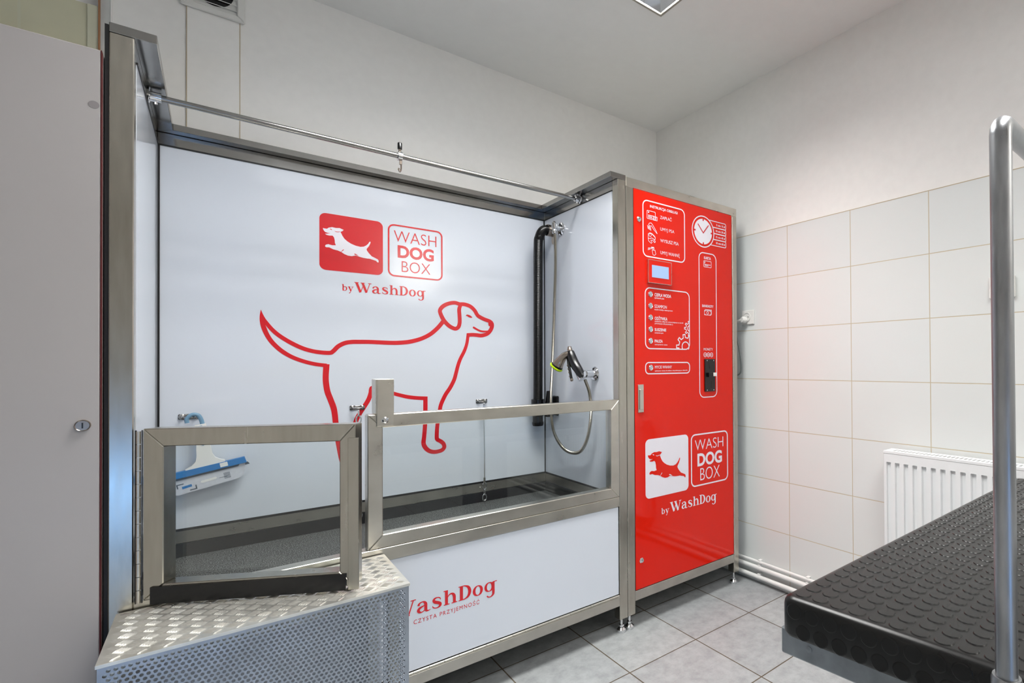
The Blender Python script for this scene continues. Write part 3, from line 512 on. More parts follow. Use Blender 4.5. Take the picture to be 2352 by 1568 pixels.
# ================================================================ THINGS HANGING IN THE BATH
def tether(x,ztop,zend,label):
    y=PY-.027
    t=thing('tether_cable',label,'dog tether',(x,y,ztop),'steel tether cables on the rear wall of the bath')
    def link(zc,h,w,r,nm,rot=0):
        bm=nb(); P=[]
        for i in range(20):
            a=2*math.pi*i/20; P.append((x+(w*math.cos(a) if not rot else 0),y+(w*math.cos(a) if rot else 0),zc+h*math.sin(a)))
        P.append(P[0]); tube(bm,P,r,8); obj(nm,bm,'chrome',t,smooth=True)
    link(ztop-.009,.013,.006,.0022,'link',1); link(ztop-.036,.017,.008,.0025,'thimble')
    bm=nb(); cyl(bm,(x,y,ztop-.052),(x,y,ztop-.075),.0045,seg=10); obj('ferrule',bm,'steel',t,smooth=True)
    bm=nb(); tube(bm,crom([(x,y,ztop-.07),(x+.003,y+.002,(ztop+zend)/2),(x+.002,y,zend+.07)],8),.002,8); obj('cable',bm,'steel',t,smooth=True)
    x0=x; x=x+.002
    bm=nb(); cyl(bm,(x,y,zend+.095),(x,y,zend+.07),.0045,seg=10); obj('ferrule',bm,'steel',t,smooth=True)
    link(zend+.056,.016,.008,.0025,'thimble'); link(zend+.028,.014,.006,.0022,'swivel',1); link(zend+.004,.014,.009,.0027,'snap_hook')
tether(.918,.935,.502,'steel cable dog tether hanging from the hook nearest the shower hose')
tether(.42,.935,.52,'steel cable dog tether hanging behind the gap between gate and glass screen')
# clip on the rail
t=thing('rail_clip','small black-knobbed metal clip clamped midway along the overhead rail','clip',(.493,RY,RZ))
bm=nb(); lathe(bm,(.486,RY,RZ),(1,0,0),[(.0095,0),(.016,0),(.016,.014),(.0095,.014)]); obj('clamp_ring',bm,'chrome',t,smooth=True)
bm=nb(); cyl(bm,(.493,RY,RZ+.015),(.493,RY,RZ+.027),.0045,seg=12); obj('stem',bm,'nickel',t,smooth=True)
bm=nb(); lathe(bm,(.493,RY,RZ+.025),(0,0,1),[(0,0),(.0075,0),(.0075,.021),(.006,.023),(0,.023)],16); obj('knob',bm,'black_plastic',t,smooth=True)
bm=nb(); box(bm,.4915,.5,RY-.004,RY+.004,RZ-.03,RZ-.0155,.001); tube(bm,crom([(.497,RY,RZ-.028),(.497,RY,RZ-.045),(.493,RY,RZ-.056),(.489,RY,RZ-.049),(.4905,RY,RZ-.044)],5),.0026,8); obj('hook',bm,'nickel',t,smooth=True)
# squeegee : local frame tilted in the plane of the back wall
SQ=Vector((-.06,PY-.03,.93)); ta=math.radians(10.5)
sU=Vector((math.cos(ta),0,math.sin(ta))); sV=Vector((-math.sin(ta)*-1*-1,0,math.cos(ta))); sN=Vector((0,1,0))
def sp(a,b,c=0): return SQ+sU*a+sV*b+sN*c
sq=thing('window_squeegee','white and blue window squeegee hanging from a hook behind the gate','squeegee',tuple(SQ))
def slab(name,pts,c0,c1,mat,lab=None):
    bm=nb(); A=[bm.verts.new(sp(a,b,c0)) for a,b in pts]; B=[bm.verts.new(sp(a,b,c1)) for a,b in pts]
    f1=bm.faces.new(A); f2=bm.faces.new(B[::-1]); L=len(A)
    for i in range(L): bm.faces.new((A[i],B[i],B[(i+1)%L],A[(i+1)%L]))
    bmesh.ops.recalc_face_normals(bm,faces=bm.faces); bmesh.ops.triangulate(bm,faces=[f for f in bm.faces if len(f.verts)>4])
    return obj(name,bm,mat,sq,label=lab)
bm=nb(); tube(bm,crom([sp(-.012,-.002),sp(-.01,.012),sp(.004,.022),sp(.018,.017),sp(.023,.0),sp(.023,-.02)],6),.0062,10); obj('hanging_loop',bm,'plastic_greyblue',sq,smooth=True)
slab('handle',[(.004,-.014),(.032,-.014),(.032,-.06),(.030,-.09),(.030,-.118),(.034,-.132),(.044,-.142),(.056,-.148),(.056,-.156),(-.044,-.156),(-.044,-.151),(-.028,-.145),(-.016,-.134),(-.010,-.118),(-.006,-.09),(.002,-.06)],-.008,.008,'plastic_white')
slab('grip_insert',[(0.0110,-0.0180),(0.0220,-0.0180),(0.0180,-0.0820),(0.0130,-0.0860),(0.0080,-0.0820)],-.0095,-.008,'plastic_greyblue')
slab('blade_holder',[(-0.0990,-0.1540),(0.1080,-0.1540),(0.1100,-0.1740),(-0.1010,-0.1740)],-.01,.01,'plastic_blue')
slab('holder_shadow_line',[(-0.0940,-0.1740),(0.0910,-0.1740),(0.0860,-0.1810),(-0.0890,-0.1810)],-.005,.002,'card_dark')
slab('sticker',[(0.0410,-0.1560),(0.0610,-0.1560),(0.0610,-0.1700),(0.0410,-0.1700)],-.0106,-.01,'plastic_white')
cs=slab('blade_card',[(-0.0970,-0.1745),(0.1060,-0.1745),(0.1000,-0.2020),(0.0940,-0.2140),(0.0810,-0.2220),(-0.0740,-0.2290),(-0.0860,-0.2250),(-0.0940,-0.2140)],-.003,-.001,'card_grey','grey packaging card still on the blade')
slab('rubber_blade',[(-0.1010,-0.1740),(0.1130,-0.1740),(0.1170,-0.1830),(-0.1040,-0.1830)],.0,.003,'card_dark')
slab('card_print',[(-0.0620,-0.2040),(-0.0380,-0.2020),(-0.0380,-0.2100),(-0.0620,-0.2120)],-.0036,-.003,'plastic_blue')
for q in ([(-0.0740,-0.1940),(-0.0560,-0.1940),(-0.0560,-0.1970),(-0.0710,-0.1970),(-0.0710,-0.2080),(-0.0740,-0.2080)],[(-0.0300,-0.2080),(-0.0270,-0.2080),(-0.0270,-0.2220),(-0.0450,-0.2220),(-0.0450,-0.2190),(-0.0300,-0.2190)]): slab('card_print',q,-.0036,-.003,'card_dark')
slab('hang_slot',[(-0.0140,-0.2000),(0.0240,-0.1980),(0.0260,-0.2020),(0.0220,-0.2060),(-0.0120,-0.2080),(-0.0160,-0.2040)],-.0036,-.003,'plastic_white')
bm=nb()
for i in range(6): obox(bm,SQ,sU,sV,sN,.044,.061,-.194-i*.0035,-.1928-i*.0035,-.0036,-.003)
obox(bm,SQ,sU,sV,sN,.031,.052,-.2055,-.2045,-.0036,-.003); obj('card_print',bm,'card_dark',sq)
# dryer hose
t=thing('dryer_hose','thick black corrugated dryer hose hanging in the corner of the bath','hose',(IR-.002,2.25,1.757))
SX=IR-.0025
bm=nb(); lathe(bm,(SX,2.25,1.765),(-1,0,0),[(0,0),(.031,0),(.031,.003),(.028,.004),(.028,.04),(.025,.04)],32)
for dz in(.03,-.045): lathe(bm,(SX,2.25,1.765+dz),(-1,0,0),[(0,0),(.02,0),(.02,.0028),(0,.003)],20)
obj('wall_flange',bm,'nickel',t,smooth=True)
bm=nb(); pts=crom([(SX-.035,2.25,1.765),(SX-.05,2.252,1.764),(SX-.064,2.255,1.752),(SX-.073,2.262,1.725),(SX-.075,2.268,1.69),(SX-.073,2.275,1.5),(SX-.071,2.282,1.2),(SX-.068,2.292,.93)],60)
# resample densely for the corrugation
S=[pts[0]]; step=.0022
for p in pts[1:]:
    while (p-S[-1]).length>step: S.append(S[-1]+(p-S[-1]).normalized()*step)
tube(bm,S,.024,24,rf=lambda i,n:.0222+(.0004,-.0004)[i%2]); obj('corrugated_hose',bm,'hose_black',t,smooth=True)
bm=nb(); cx,cy=SX-.068,2.294
lathe(bm,(cx,cy,.945),(0,0,-1),[(.024,0),(.031,.002),(.031,.075),(.029,.08),(.0245,.085),(.0245,.11),(.027,.112),(.027,.122),(.024,.13),(.023,.13),(.02,.12),(0,.12)],28); obj('cuff',bm,'black_plastic',t,smooth=True)
t=thing('crevice_nozzle','black tapered dryer nozzle held by a wall clip beside the corrugated hose','nozzle',(SX-.03,2.24,.91))
bm=nb(); hexa(bm,[(SX-.052,2.225,.86),(SX-.02,2.225,.86),(SX-.02,2.262,.86),(SX-.052,2.262,.86),(SX-.045,2.238,.985),(SX-.03,2.238,.985),(SX-.03,2.25,.985),(SX-.045,2.25,.985)],.002); obj('nozzle_body',bm,'black_plastic',t)
bm=nb(); box(bm,SX-.012,SX-.0005,2.205,2.255,.865,.96,.004); box(bm,SX-.05,SX-.01,2.225,2.245,.885,.895,.002); obj('wall_clip',bm,'black_plastic',t)
# shower
t=thing('shower_hose','chrome shower hose looping down from a wall valve to a holder','shower hose',(SX,2.175,1.76))
bm=nb(); lathe(bm,(SX,2.178,1.762),(-1,0,0),[(0,0),(.031,0),(.031,.003),(.024,.007),(.012,.008),(.012,.034),(.0,.034)],28); obj('valve_flange',bm,'chrome',t,smooth=True)
bm=nb(); lathe(bm,(SX-.042,2.17,1.785),(0,0,-1),[(0,0),(.009,0),(.0125,.004),(.0125,.03),(.009,.034),(.0115,.04),(.0115,.052),(.008,.056),(.0,.056)],20); obj('valve_body',bm,'chrome',t,smooth=True)
hx=1.2
HP=[(hx,2.168,1.732),(hx,2.163,1.6),(hx,2.175,1.4),(hx,2.188,1.23),(hx,2.205,1.05),(hx,2.215,.95),(hx,2.205,.84),(hx,2.172,.775),(hx,2.1,.727),(hx,2.02,.714),(hx,1.945,.733),(hx,1.89,.80),(hx,1.864,.9),(hx,1.874,.985),(hx,1.91,1.045)]
bm=nb(); pts=crom(HP,60); S=[pts[0]]
for p in pts[1:]:
    while (p-S[-1]).length>.0022: S.append(S[-1]+(p-S[-1]).normalized()*.0022)
tube(bm,S,.007,12,rf=lambda i,n:.0068+(.0008,-.0009)[i%2]); obj('flexible_hose',bm,'hose_steel',t,smooth=True)
t=thing('spray_gun','chrome and black spray gun with lime green ring resting in its wall holder','spray gun',(1.19,1.95,1.08))
bm=nb(); lathe(bm,(SX,1.89,1.07),(-1,0,0),[(0,0),(.031,0),(.031,.004),(.026,.01),(.016,.012),(.016,.05),(.012,.054),(0,.054)],28)
cyl(bm,(hx-.006,1.925,1.045),(hx-.012,1.95,1.085),.0155,.0165,20); obj('wall_holder',bm,'chrome',t,smooth=True)
gx=1.185
bm=nb(); tube(bm,crom([(gx+.008,1.918,1.058),(gx,1.94,1.088),(gx-.006,1.965,1.118),(gx-.01,1.982,1.15),(gx-.01,1.99,1.168)],6),.013,14,rf=lambda i,n:.0155+.006*math.sin(math.pi*i/n)); obj('grip',bm,'black_plastic',t,smooth=True)
bm=nb(); lathe(bm,(gx-.01,1.992,1.163),(0,.2,1),[(0,0),(.0115,0),(.0115,.018),(.009,.022),(.009,.028),(0,.028)],18)
tube(bm,crom([(gx-.012,1.985,1.16),(gx-.03,2.003,1.15),(gx-.042,2.022,1.128),(gx-.05,2.033,1.108)],6),.014,16,rf=lambda i,n:.0135+.014*(i/n)**1.3); obj('spray_head',bm,'nickel',t,smooth=True)
bm=nb(); d=Vector((-.35,.5,-.8)).normalized(); O=Vector((gx-.05,2.034,1.107)); lathe(bm,O,d,[(.0,-.002),(.027,-.002),(.0275,.003),(.026,.006),(0,.006)],28,mi=0); lathe(bm,O+d*.006,d,[(0,0),(.031,0),(.0315,.004),(.028,.009),(0,.009)],28,mi=1); obj('nozzle_ring',bm,['black_plastic','lime'],t,smooth=True)
tp=crom([(gx-.022,1.990,1.140),(gx-.026,1.976,1.108),(gx-.026,1.965,1.078),(gx-.024,1.957,1.046)],6)
bm=nb(); tube(bm,tp,.0062,10); tg=obj('trigger',bm,'black_plastic',t,smooth=True)
for i in (6,9,12,15): 
    bm=nb(); lathe(bm,tp[i]+Vector((-.003,.002,.004)),(0,0,-1),[(0,0),(.0045,.002),(.0055,.005),(.0045,.008),(0,.01)],12); obj('finger_ridge',bm,'nickel',tg,smooth=True)
bm=nb(); lathe(bm,tp[-1]+Vector((0,0,.004)),(0,-.2,-1),[(0,0),(.0068,.001),(.0072,.008),(.005,.012),(0,.013)],14); obj('trigger_tip',bm,'nickel',tg,smooth=True)
# ================================================================ DOG STEP
st=thing('dog_step','aluminium step box with chequer plate top and perforated sides below the gate','step',(.1,1.58,0))
SX0,SX1,SY0,SY1,SZ=-.168,.373,1.443,1.712,.5495
bm=nb(); box(bm,SX0-.002,SX1+.002,SY0-.004,SY1,SZ-.003,SZ); box(bm,SX0-.002,SX1+.002,SY0-.0045,SY0-.0025,SZ-.0065,SZ-.0005)
pit=.0365
def bar(cx,cy,a,L,w,h):
    c,s=math.cos(a),math.sin(a); P=[]
    for px,py,pz in ((-L/2,0,0),(-L/4,-w/2,0),(L/4,-w/2,0),(L/2,0,0),(L/4,w/2,0),(-L/4,w/2,0),(-L/4,0,h),(L/4,0,h)):
        P.append(bm.verts.new((cx+px*c-py*s,cy+px*s+py*c,SZ+pz)))
    for q in ((0,1,6),(1,2,7,6),(2,3,7),(3,4,7),(4,5,6,7),(5,0,6)): bm.faces.new([P[i] for i in q])
c45=math.sqrt(.5); pc=.0262; mx,my=(SX0+SX1)/2,(SY0+SY1)/2
for i in range(-16,17):
    for j in range(-16,17):
        p0,q0=i*pc,j*pc; o=(i+j)%2
        for k in range(4):
            d=(k-1.5)*.0056
            p_,q_=(p0,q0+d) if o else (p0+d,q0)
            x=mx+(p_-q_)*c45; y=my+(p_+q_)*c45; h0=.0115*c45+.0012
            if x-h0<SX0 or x+h0>SX1 or y-h0<SY0 or y+h0>SY1: continue
            bar(x,y,math.pi/4 if o else 3*math.pi/4,.0245,.0028,.0019)
obj('chequer_plate',bm,'alu_plate',st)
def perf(O,u,v,n,A,B,name):
    bm=nb(); O,u,v,n=map(Vector,(O,u,v,n)); p=.0098; r=.0033; hh=p*math.sqrt(3)/2; K=12; cache={}
    R0=p/math.sqrt(3)
    def vert(a,b):
        a=min(max(a,0),A); b=min(max(b,0),B)
        k=(round(a*1e5),round(b*1e5))
        if k not in cache: cache[k]=bm.verts.new(O+u*a+v*b)
        return cache[k]
    nr=int(B/hh); nc=int(A/p)
    for j in range(nr+2):
        for i in range(nc+2):
            cx=i*p+(p/2 if j%2 else 0); cy=j*hh
            hexv=[(cx+R0*math.cos(math.radians(30+60*k)),cy+R0*math.sin(math.radians(30+60*k))) for k in range(6)]
            solid=(cx-R0<.004 or cx+R0>A-.004 or cy-R0<.004 or cy+R0>B-.004)
            if cx-R0>A or cy-R0>B: continue
            ov=[]
            for k in range(6):
                a0=hexv[k]; a1=hexv[(k+1)%6]; ov.append(a0); ov.append(((a0[0]+a1[0])/2,(a0[1]+a1[1])/2))
            if solid:
                vs=[]
                for q in ov:
                    w=vert(*q)
                    if w not in vs: vs.append(w)
                if len(vs)>2:
                    try: bm.faces.new(vs)
                    except ValueError: pass
                continue
            OV=[vert(*q) for q in ov]; IV=[]
            for k in range(12):
                a=math.radians(30+30*k); IV.append(bm.verts.new(O+u*(cx+r*math.cos(a))+v*(cy+r*math.sin(a))))
            for k in range(12):
                try: bm.faces.new((OV[k],OV[(k+1)%12],IV[(k+1)%12],IV[k]))
                except ValueError: pass
    r_=bmesh.ops.extrude_face_region(bm,geom=list(bm.faces))
    bmesh.ops.translate(bm,verts=[e for e in r_['geom'] if isinstance(e,bmesh.types.BMVert)],vec=n*.0012)
    bmesh.ops.recalc_face_normals(bm,faces=bm.faces)
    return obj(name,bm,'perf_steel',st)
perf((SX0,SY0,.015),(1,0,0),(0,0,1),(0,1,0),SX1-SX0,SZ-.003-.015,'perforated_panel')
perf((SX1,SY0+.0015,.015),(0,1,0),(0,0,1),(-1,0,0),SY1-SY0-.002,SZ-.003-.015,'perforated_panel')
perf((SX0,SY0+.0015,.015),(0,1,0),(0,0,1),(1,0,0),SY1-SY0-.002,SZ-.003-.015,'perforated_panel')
for x in (SX0+.004,SX1-.045):
    for y in (SY0+.006,SY1-.03):
        bm=nb(); box(bm,x,x+.025,y,y+.025,0,SZ-.0035,.001); obj('leg',bm,'alu_plate',st)
for y in (SY0+.006,SY1-.03):
    bm=nb(); box(bm,SX0+.03,SX1-.046,y,y+.025,SZ-.03,SZ-.0035); obj('cross_bar',bm,'alu_plate',st)
# ================================================================ CONTROL CABINET
CX0,CX1=1.2855,1.984
cab=thing('control_cabinet','tall steel-framed payment cabinet with glossy red instruction door','cabinet',((CX0+CX1)/2,2.05,0))
for x,y in ((CX0,FY),(CX1-.038,FY),(CX0,2.35),(CX1-.038,2.35)):
    bm=nb(); box(bm,x,x+.038,y,y+.04,.06,1.858,.002); p=obj('post',bm,'steel_vertical',cab)
    cx,cy=x+.019,y+.02
    bm=nb(); cyl(bm,(cx,cy,.02),(cx,cy,.06),.006,seg=12); lathe(bm,(cx,cy,0),(0,0,1),[(.018,0),(.0195,.004),(.0195,.012),(.011,.02),(.0,.021)]); lathe(bm,(cx,cy,.022),(0,0,1),[(0,0),(.011,0),(.011,.008),(0,.008)],6)
    obj('foot',bm,'chrome',p,smooth=True)
bm=nb(); frame(bm,(CX0,2.39,1.858),(1,0,0),(0,-1,0),(0,0,1),CX1-CX0,.67,.04,.04,.04,.04,.04,.002); obj('top_frame',bm,'steel',cab)
bm=nb(); box(bm,CX0+.04,CX1-.04,FY+.04,2.35,1.885,1.89); obj('top_cover',bm,'steel_dull',cab)
for b in ((CX0+.038,CX1-.038,FY,FY+.04,.113,.154),(CX0+.038,CX1-.038,2.35,2.39,.113,.154),(CX0,CX0+.038,FY+.04,2.35,.113,.154),(CX1-.038,CX1,FY+.04,2.35,.113,.154)):
    bm=nb(); box(bm,*b,.0015); obj('bottom_rail',bm,'steel_dull',cab)
for x in (CX0+.012,CX1-.02):
    bm=nb(); box(bm,x,x+.006,FY+.042,2.348,.156,1.856); obj('side_panel',bm,'white_laminate',cab)
bm=nb(); box(bm,CX0+.04,CX1-.04,2.36,2.366,.156,1.856); obj('back_panel',bm,'white_laminate',cab)
bm=nb(); box(bm,CX0+.04,CX1-.04,FY+.04,2.35,.118,.123); obj('bottom_tray',bm,'steel_dull',cab)
KY=1.7185
bm=nb(); box(bm,CX0+.0395,CX1-.0405,KY,KY+.018,.158,1.856,.0008); door=obj('door',bm,'red_gloss',cab,label='glossy red door printed with white instructions')
bm=nb(); n=38
for i in range(n):
    z=.16+1.69*i/n; cyl(bm,(CX1-.036,FY-.0015,z),(CX1-.036,FY-.0015,z+1.69/n-.0014),.004,seg=10)
obj('piano_hinge',bm,'steel',cab,smooth=True)
bm=nb(); box(bm,CX0+.0385,CX0+.0398,FY+.001,FY+.03,.156,1.857); box(bm,CX0+.038,CX1-.04,FY+.001,FY+.03,1.856,1.8585); obj('door_seal',bm,'black_seal',cab)
DY=KY-.0006
# instruction panel
bm=nb(); outline(bm,*R['instr'],.024,.0052,DY)
text(bm,'INSTRUKCJA OBSŁUGI',*R['title'],DY,.02)
for a,s in (('zap','ZAPŁAĆ'),('umyj','UMYJ PSA'),('wys','WYSUSZ PSA'),('wan','UMYJ WANNĘ')): text(bm,s,*R[a],DY,.004)
def L(pts,b,w=.0022,closed=False):
    x0,x1,z0,z1=b; ribbon(bm,[(x0+(x1-x0)*p[0],z0+(z1-z0)*p[1],w) for p in pts],DY,closed)
b=R['ic1']; L([(.02,.98),(.75,.98),(.8,.9),(.8,.1),(.75,.03),(.05,.03),(.0,.1),(0,.9)],b,closed=True)
L([(.1,.8),(.2,.8)],b,.006); L([(.1,.45),(.68,.45)],b,.003); L([(.1,.3),(.5,.3)],b,.003); L([(.1,.17),(.6,.17)],b,.002)
for q in ([(.62,.0),(.98,.0),(.98,.42),(.62,.42)],): L(q,b,.002,True)
for i in range(3): L([(.68+.1*i,.0),(.68+.1*i,.5)],b,.002)
b=R['ic2']; L([(.98,.0),(.85,.3),(.55,.8),(.4,.98),(.22,.92),(.15,.75),(.3,.62),(.42,.7),(.65,.35),(.98,.0)],b)
for i in range(4): L([(.05+.09*i,.68-.04*i),(.1+.09*i,.32-.04*i)],b,.0028)
b=R['ic3']; L([(.1,.45),(.1,.85),(.3,.99),(.5,.92),(.95,.62),(.9,.42),(.5,.55),(.35,.45),(.1,.45)],b); L([(.95,.62),(.85,.75),(.55,.95),(.3,.99)],b)
circ(bm,b[0]+(b[1]-b[0])*.33,b[2]+(b[3]-b[2])*.78,.0065,.002,DY,16); L([(.1,.45),(.15,.2),(.45,.02),(.55,.12),(.4,.3),(.6,.35),(.85,.15),(.95,.25),(.75,.42)],b)
b=R['ic4']; L([(.55,.6),(.9,.65),(1,.2),(.85,.02),(.65,.05),(.55,.6)],b); L([(.6,.62),(.5,.8),(.4,.78),(.45,.95),(.75,.98),(.8,.85),(.68,.65)],b); L([(.5,.86),(.72,.88)],b,.004)
for i in range(3): L([(.02+.02*i,.55+.12*i),(.34,.68+.08*i)],b,.0018)
fixnorm(bm); obj('instruction_print',bm,'white_print',door)
# clock and prices
bm=nb(); cx,cz=P['clockC']; cx=(P['clockL'][0]+P['clockR'][0])/2; cz=1.7417; Ro=.0758
circ(bm,cx,cz,Ro-.0025,.005,DY,56); disc(bm,cx,cz,.0602,DY,48)
b=R['tags']; x1=P['tagR'][0]+.004; hh=(1.8025-1.685)/4
for i in range(4):
    z1=1.8045-i*hh; z0=z1-hh-.001
    xl=cx+math.sqrt(max(0,Ro**2-(min(abs(z1-cz),Ro))**2))-.002; xl2=cx+math.sqrt(max(0,Ro**2-(min(abs(z0-cz),Ro))**2))-.002
    o=[(xl,z1)]+[(x1-.008+.008*math.cos(math.radians(a)),z1-.008+.008*math.sin(math.radians(a))) for a in (90,60,30,0)]+[(x1-.008+.008*math.cos(math.radians(a)),z0+.008+.008*math.sin(math.radians(a))) for a in (0,-30,-60,-90)]+[(xl2,z0)]
    ribbon(bm,[(x,z,.0036) for x,z in o],DY)
    s=('5 min 15 zł','10 min 30 zł','15 min 45 zł','20 min 60 zł')[i]
    text(bm,s,x1-.072+(.004 if i==0 else 0),x1-.006,z0+.0105,z0+.0195,DY,.02)
fixnorm(bm)
cl=obj('price_print',bm,'white_print',door)
bm=nb(); D2=DY-.0005
for a in (0,90,180,270):
    bm=nb()
    ca,sa=math.cos(math.radians(a)),math.sin(math.radians(a)); ribbon(bm,[(cx+ca*.0615,cz+sa*.0615,.008),(cx+ca*.053,cz+sa*.053,.008),(cx+ca*.0505,cz+sa*.0505,.004)],D2); fixnorm(bm); obj('clock_tick_print',bm,'red_print',door)
bm=nb()
ribbon(bm,[(cx-.036,cz+.032,.005),(cx,cz-.006,.005),(cx+.036,cz+.036,.005)],D2); fixnorm(bm); obj('clock_hands_print',bm,'red_print',door)
# function panel
bm=nb(); outline(bm,*R['func'],.026,.0048,DY); outline(bm,*R['pill'],.018,.0048,DY)
for a,s,o in (('t1','CIEPŁA WODA',.02),('s1','spłukanie psa',.02),('t2','SZAMPON',.02),('s2','mycie wodą z szamponem',.02),('t3','ODŻYWKA',.02),('s3','nałożenie odżywki wzmacniającej na sierść',.02),('s3b','(WYMAGA SPŁUKANIA !)',.015),('t4','SUSZENIE',.02),('s4','suszenie psa',.02),('t5','PAUZA',.02),('s5','zatrzymanie czasu',.02),('t6','MYCIE WANNY',.02),('s6','spłukanie wanny środkiem dezynfekującym GRATIS',.02)):
    text(bm,s,*R[a],DY,o)
fixnorm(bm)
def gear(cx,cz,ri,ro,nt,w,hub):
    g=bmesh.new(); P_=[]
    for i in range(nt):
        a=2*math.pi*i/nt+.35
        for da,r in ((-.3,ri),(-.2,ro),(.2,ro),(.3,ri)): P_.append((cx+r*math.cos(a+da*2*math.pi/nt*.8),cz+r*math.sin(a+da*2*math.pi/nt*.8),w))
    ribbon(g,P_,DY,True); circ(g,cx,cz,hub,w,DY,28)
    f=R['func']
    for co,no in (((f[1]-.002,0,0),(1,0,0)),((0,0,f[2]+.002),(0,0,-1))):
        bmesh.ops.bisect_plane(g,geom=list(g.verts)+list(g.edges)+list(g.faces),plane_co=co,plane_no=no,clear_outer=True)
    vm={v:bm.verts.new(v.co) for v in g.verts}
    for q in g.faces: bm.faces.new([vm[v] for v in q.verts])
    g.free()
gear(1.620,1.190,.042,.0565,9,.0046,.022); gear(1.647,1.275,.024,.0335,9,.0036,.0125)
fixnorm(bm); obj('function_print',bm,'white_print',door)
# payment panel
bm=nb(); k0=R['karta']; outline(bm,k0[0]+.001,k0[1]+.002,R['karta_b'][2],R['karta'][3],.028,.0046,DY)
for a,s in (('kartaT','KARTA'),('bank','BANKNOTY'),('mon','MONETY')): text(bm,s,*R[a],DY,.022)
b=R['kartaI']; outline(bm,*b,.004,.0024,DY); L([(.1,.75),(.22,.75)],b,.006); L([(.12,.42),(.88,.42)],b,.003); L([(.12,.25),(.6,.25)],b,.003); L([(.12,.42),(.12,.8)],b,.002)
b=R['bankI']; outline(bm,b[0],b[1]-.003,b[2],b[3]-.003,.002,.0022,DY); L([(.1,1),(1,1),(1,.15)],b,.0022); circ(bm,(b[0]+b[1])/2-.0015,(b[2]+b[3])/2-.0015,.0065,.0026,DY,20)
for px,pz in ((.13,.15),(.82,.15),(.13,.75),(.82,.75)): disc(bm,b[0]+(b[1]-b[0])*px,b[2]+(b[3]-b[2])*pz,.0024,DY,10)
b=R['coin']
for i,s in enumerate(('1','2','5')):
    c=b[0]+(b[1]-b[0])*(.5+i)/3; circ(bm,c,(b[2]+b[3])/2,.0098,.0026,DY,24); text(bm,s+'zł',c-.0055,c+.0055,(b[2]+b[3])/2-.0035,(b[2]+b[3])/2+.0035,DY,.02)
fixnorm(bm); obj('payment_print',bm,'white_print',door)
bm=nb(); b=R['slot']; outline(bm,b[0]-.001,b[1],b[2],b[3],.002,.0014,DY); fixnorm(bm); obj('banknote_flap',bm,'red_gloss',door)
# logos
bm=nb(); b=R['wbadge']; poly(bm,rrect(*b,.022),DY); obj('logo_badge',bm,'white_print',door,label='white rounded square with a red running dog')
ob=R['badge']; kx=(b[1]-b[0])/(ob[1]-ob[0]); kz=(b[3]-b[2])/(ob[3]-ob[2])
mpd=lambda p:(b[0]+(p[0]-ob[0])*kx,b[2]+(p[1]-ob[2])*kz)
bm=nb(); poly(bm,[mpd(p) for p in RUNDOG],DY-.0005)
for m in RUNMARKS: poly(bm,[mpd(p) for p in m],DY-.001,mi=1)
obj('running_dog',bm,['red_gloss','white_print'],door)
bm=nb(); outline(bm,*R['wbox'],.024,.0065,DY); fit3(bm,R['wW'],R['wD'],R['wB'],DY,1); obj('logo_box',bm,'white_print',door,label='white outlined square reading WASH DOG BOX')
bm=nb(); serif(bm,'by',R['wby'][0],R['wby'][1],.4495,.4755,DY); serif(bm,'WashDog',R['wWD'][0],R['wWD'][1],.4495,.4925,DY); fixnorm(bm); obj('word_mark',bm,'white_print',door)
# hardware on the door
b=R['scrframe']; bm=nb(); frame(bm,(b[0],KY-.012,b[2]),(1,0,0),(0,0,1),(0,1,0),b[1]-b[0],b[3]-b[2],.002,.002,.002,.002,.0118,.0005,0); box(bm,b[0]+.002,b[1]-.002,KY-.0112,KY-.001,b[2]+.002,b[3]-.002,mi=1); sm=obj('display_housing',bm,['steel','red_gloss'],door)
b=R['scr']; bm=nb(); box(bm,b[0],b[1],KY-.0125,KY-.0115,b[2],b[3]); obj('display_screen',bm,'screen_glow',sm,label='lit pale blue display')
for i in range(6):
    x,z=P['btn%d'%i]; bm=nb(); lathe(bm,(x,KY,z),(0,-1,0),[(0,0),(.0125,0),(.0125,.002),(.011,.003),(.0095,.0025),(.009,.004),(0,.0045)],24); circ(bm,x,z,.005,.0012,KY-.0048,16,mi=1); obj('push_button',bm,['chrome','plastic_greyblue'],door,smooth=True)
for kx_ in ('scr1','scr2'):
    x,z=P[kx_]; bm=nb(); lathe(bm,(x,KY,z),(0,-1,0),[(0,0),(.0115,0),(.0115,.002),(.008,.006),(.003,.0065),(.003,.004),(0,.004)],20); obj('cam_lock',bm,'chrome',door,smooth=True)
b=R['acc']; bm=nb(); box(bm,b[0],b[1],KY-.006,KY-.0002,b[2],b[3],.001); ac=obj('coin_acceptor',bm,'black_plastic',door)
b2=R['acclever']; bm=nb(); box(bm,b2[0],b2[1],KY-.018,KY-.006,b2[2],b2[3],.001); obj('coin_chute',bm,'black_plastic',ac)
b2=R['accbtn']; bm=nb(); box(bm,b2[0]-.002,b2[1]-.001,KY-.016,KY-.006,b2[2],b2[3],.001); obj('return_button',bm,'plastic_white',ac)
for x in (b[0]+.014,b[1]-.012):
    for z in (b[2]+.007,b[3]-.007):
        bm=nb(); lathe(bm,(x,KY-.006,z),(0,-1,0),[(0,0),(.0028,0),(.0028,.001),(0,.0014)],12); obj('screw',bm,'chrome',ac)
bm=nb(); ribbon(bm,[(b[0]+.027,b[3]-.012,.003),(b[0]+.032,b[3]-.046,.003)],KY-.0064); fixnorm(bm); obj('coin_slot',bm,'black_seal',ac)
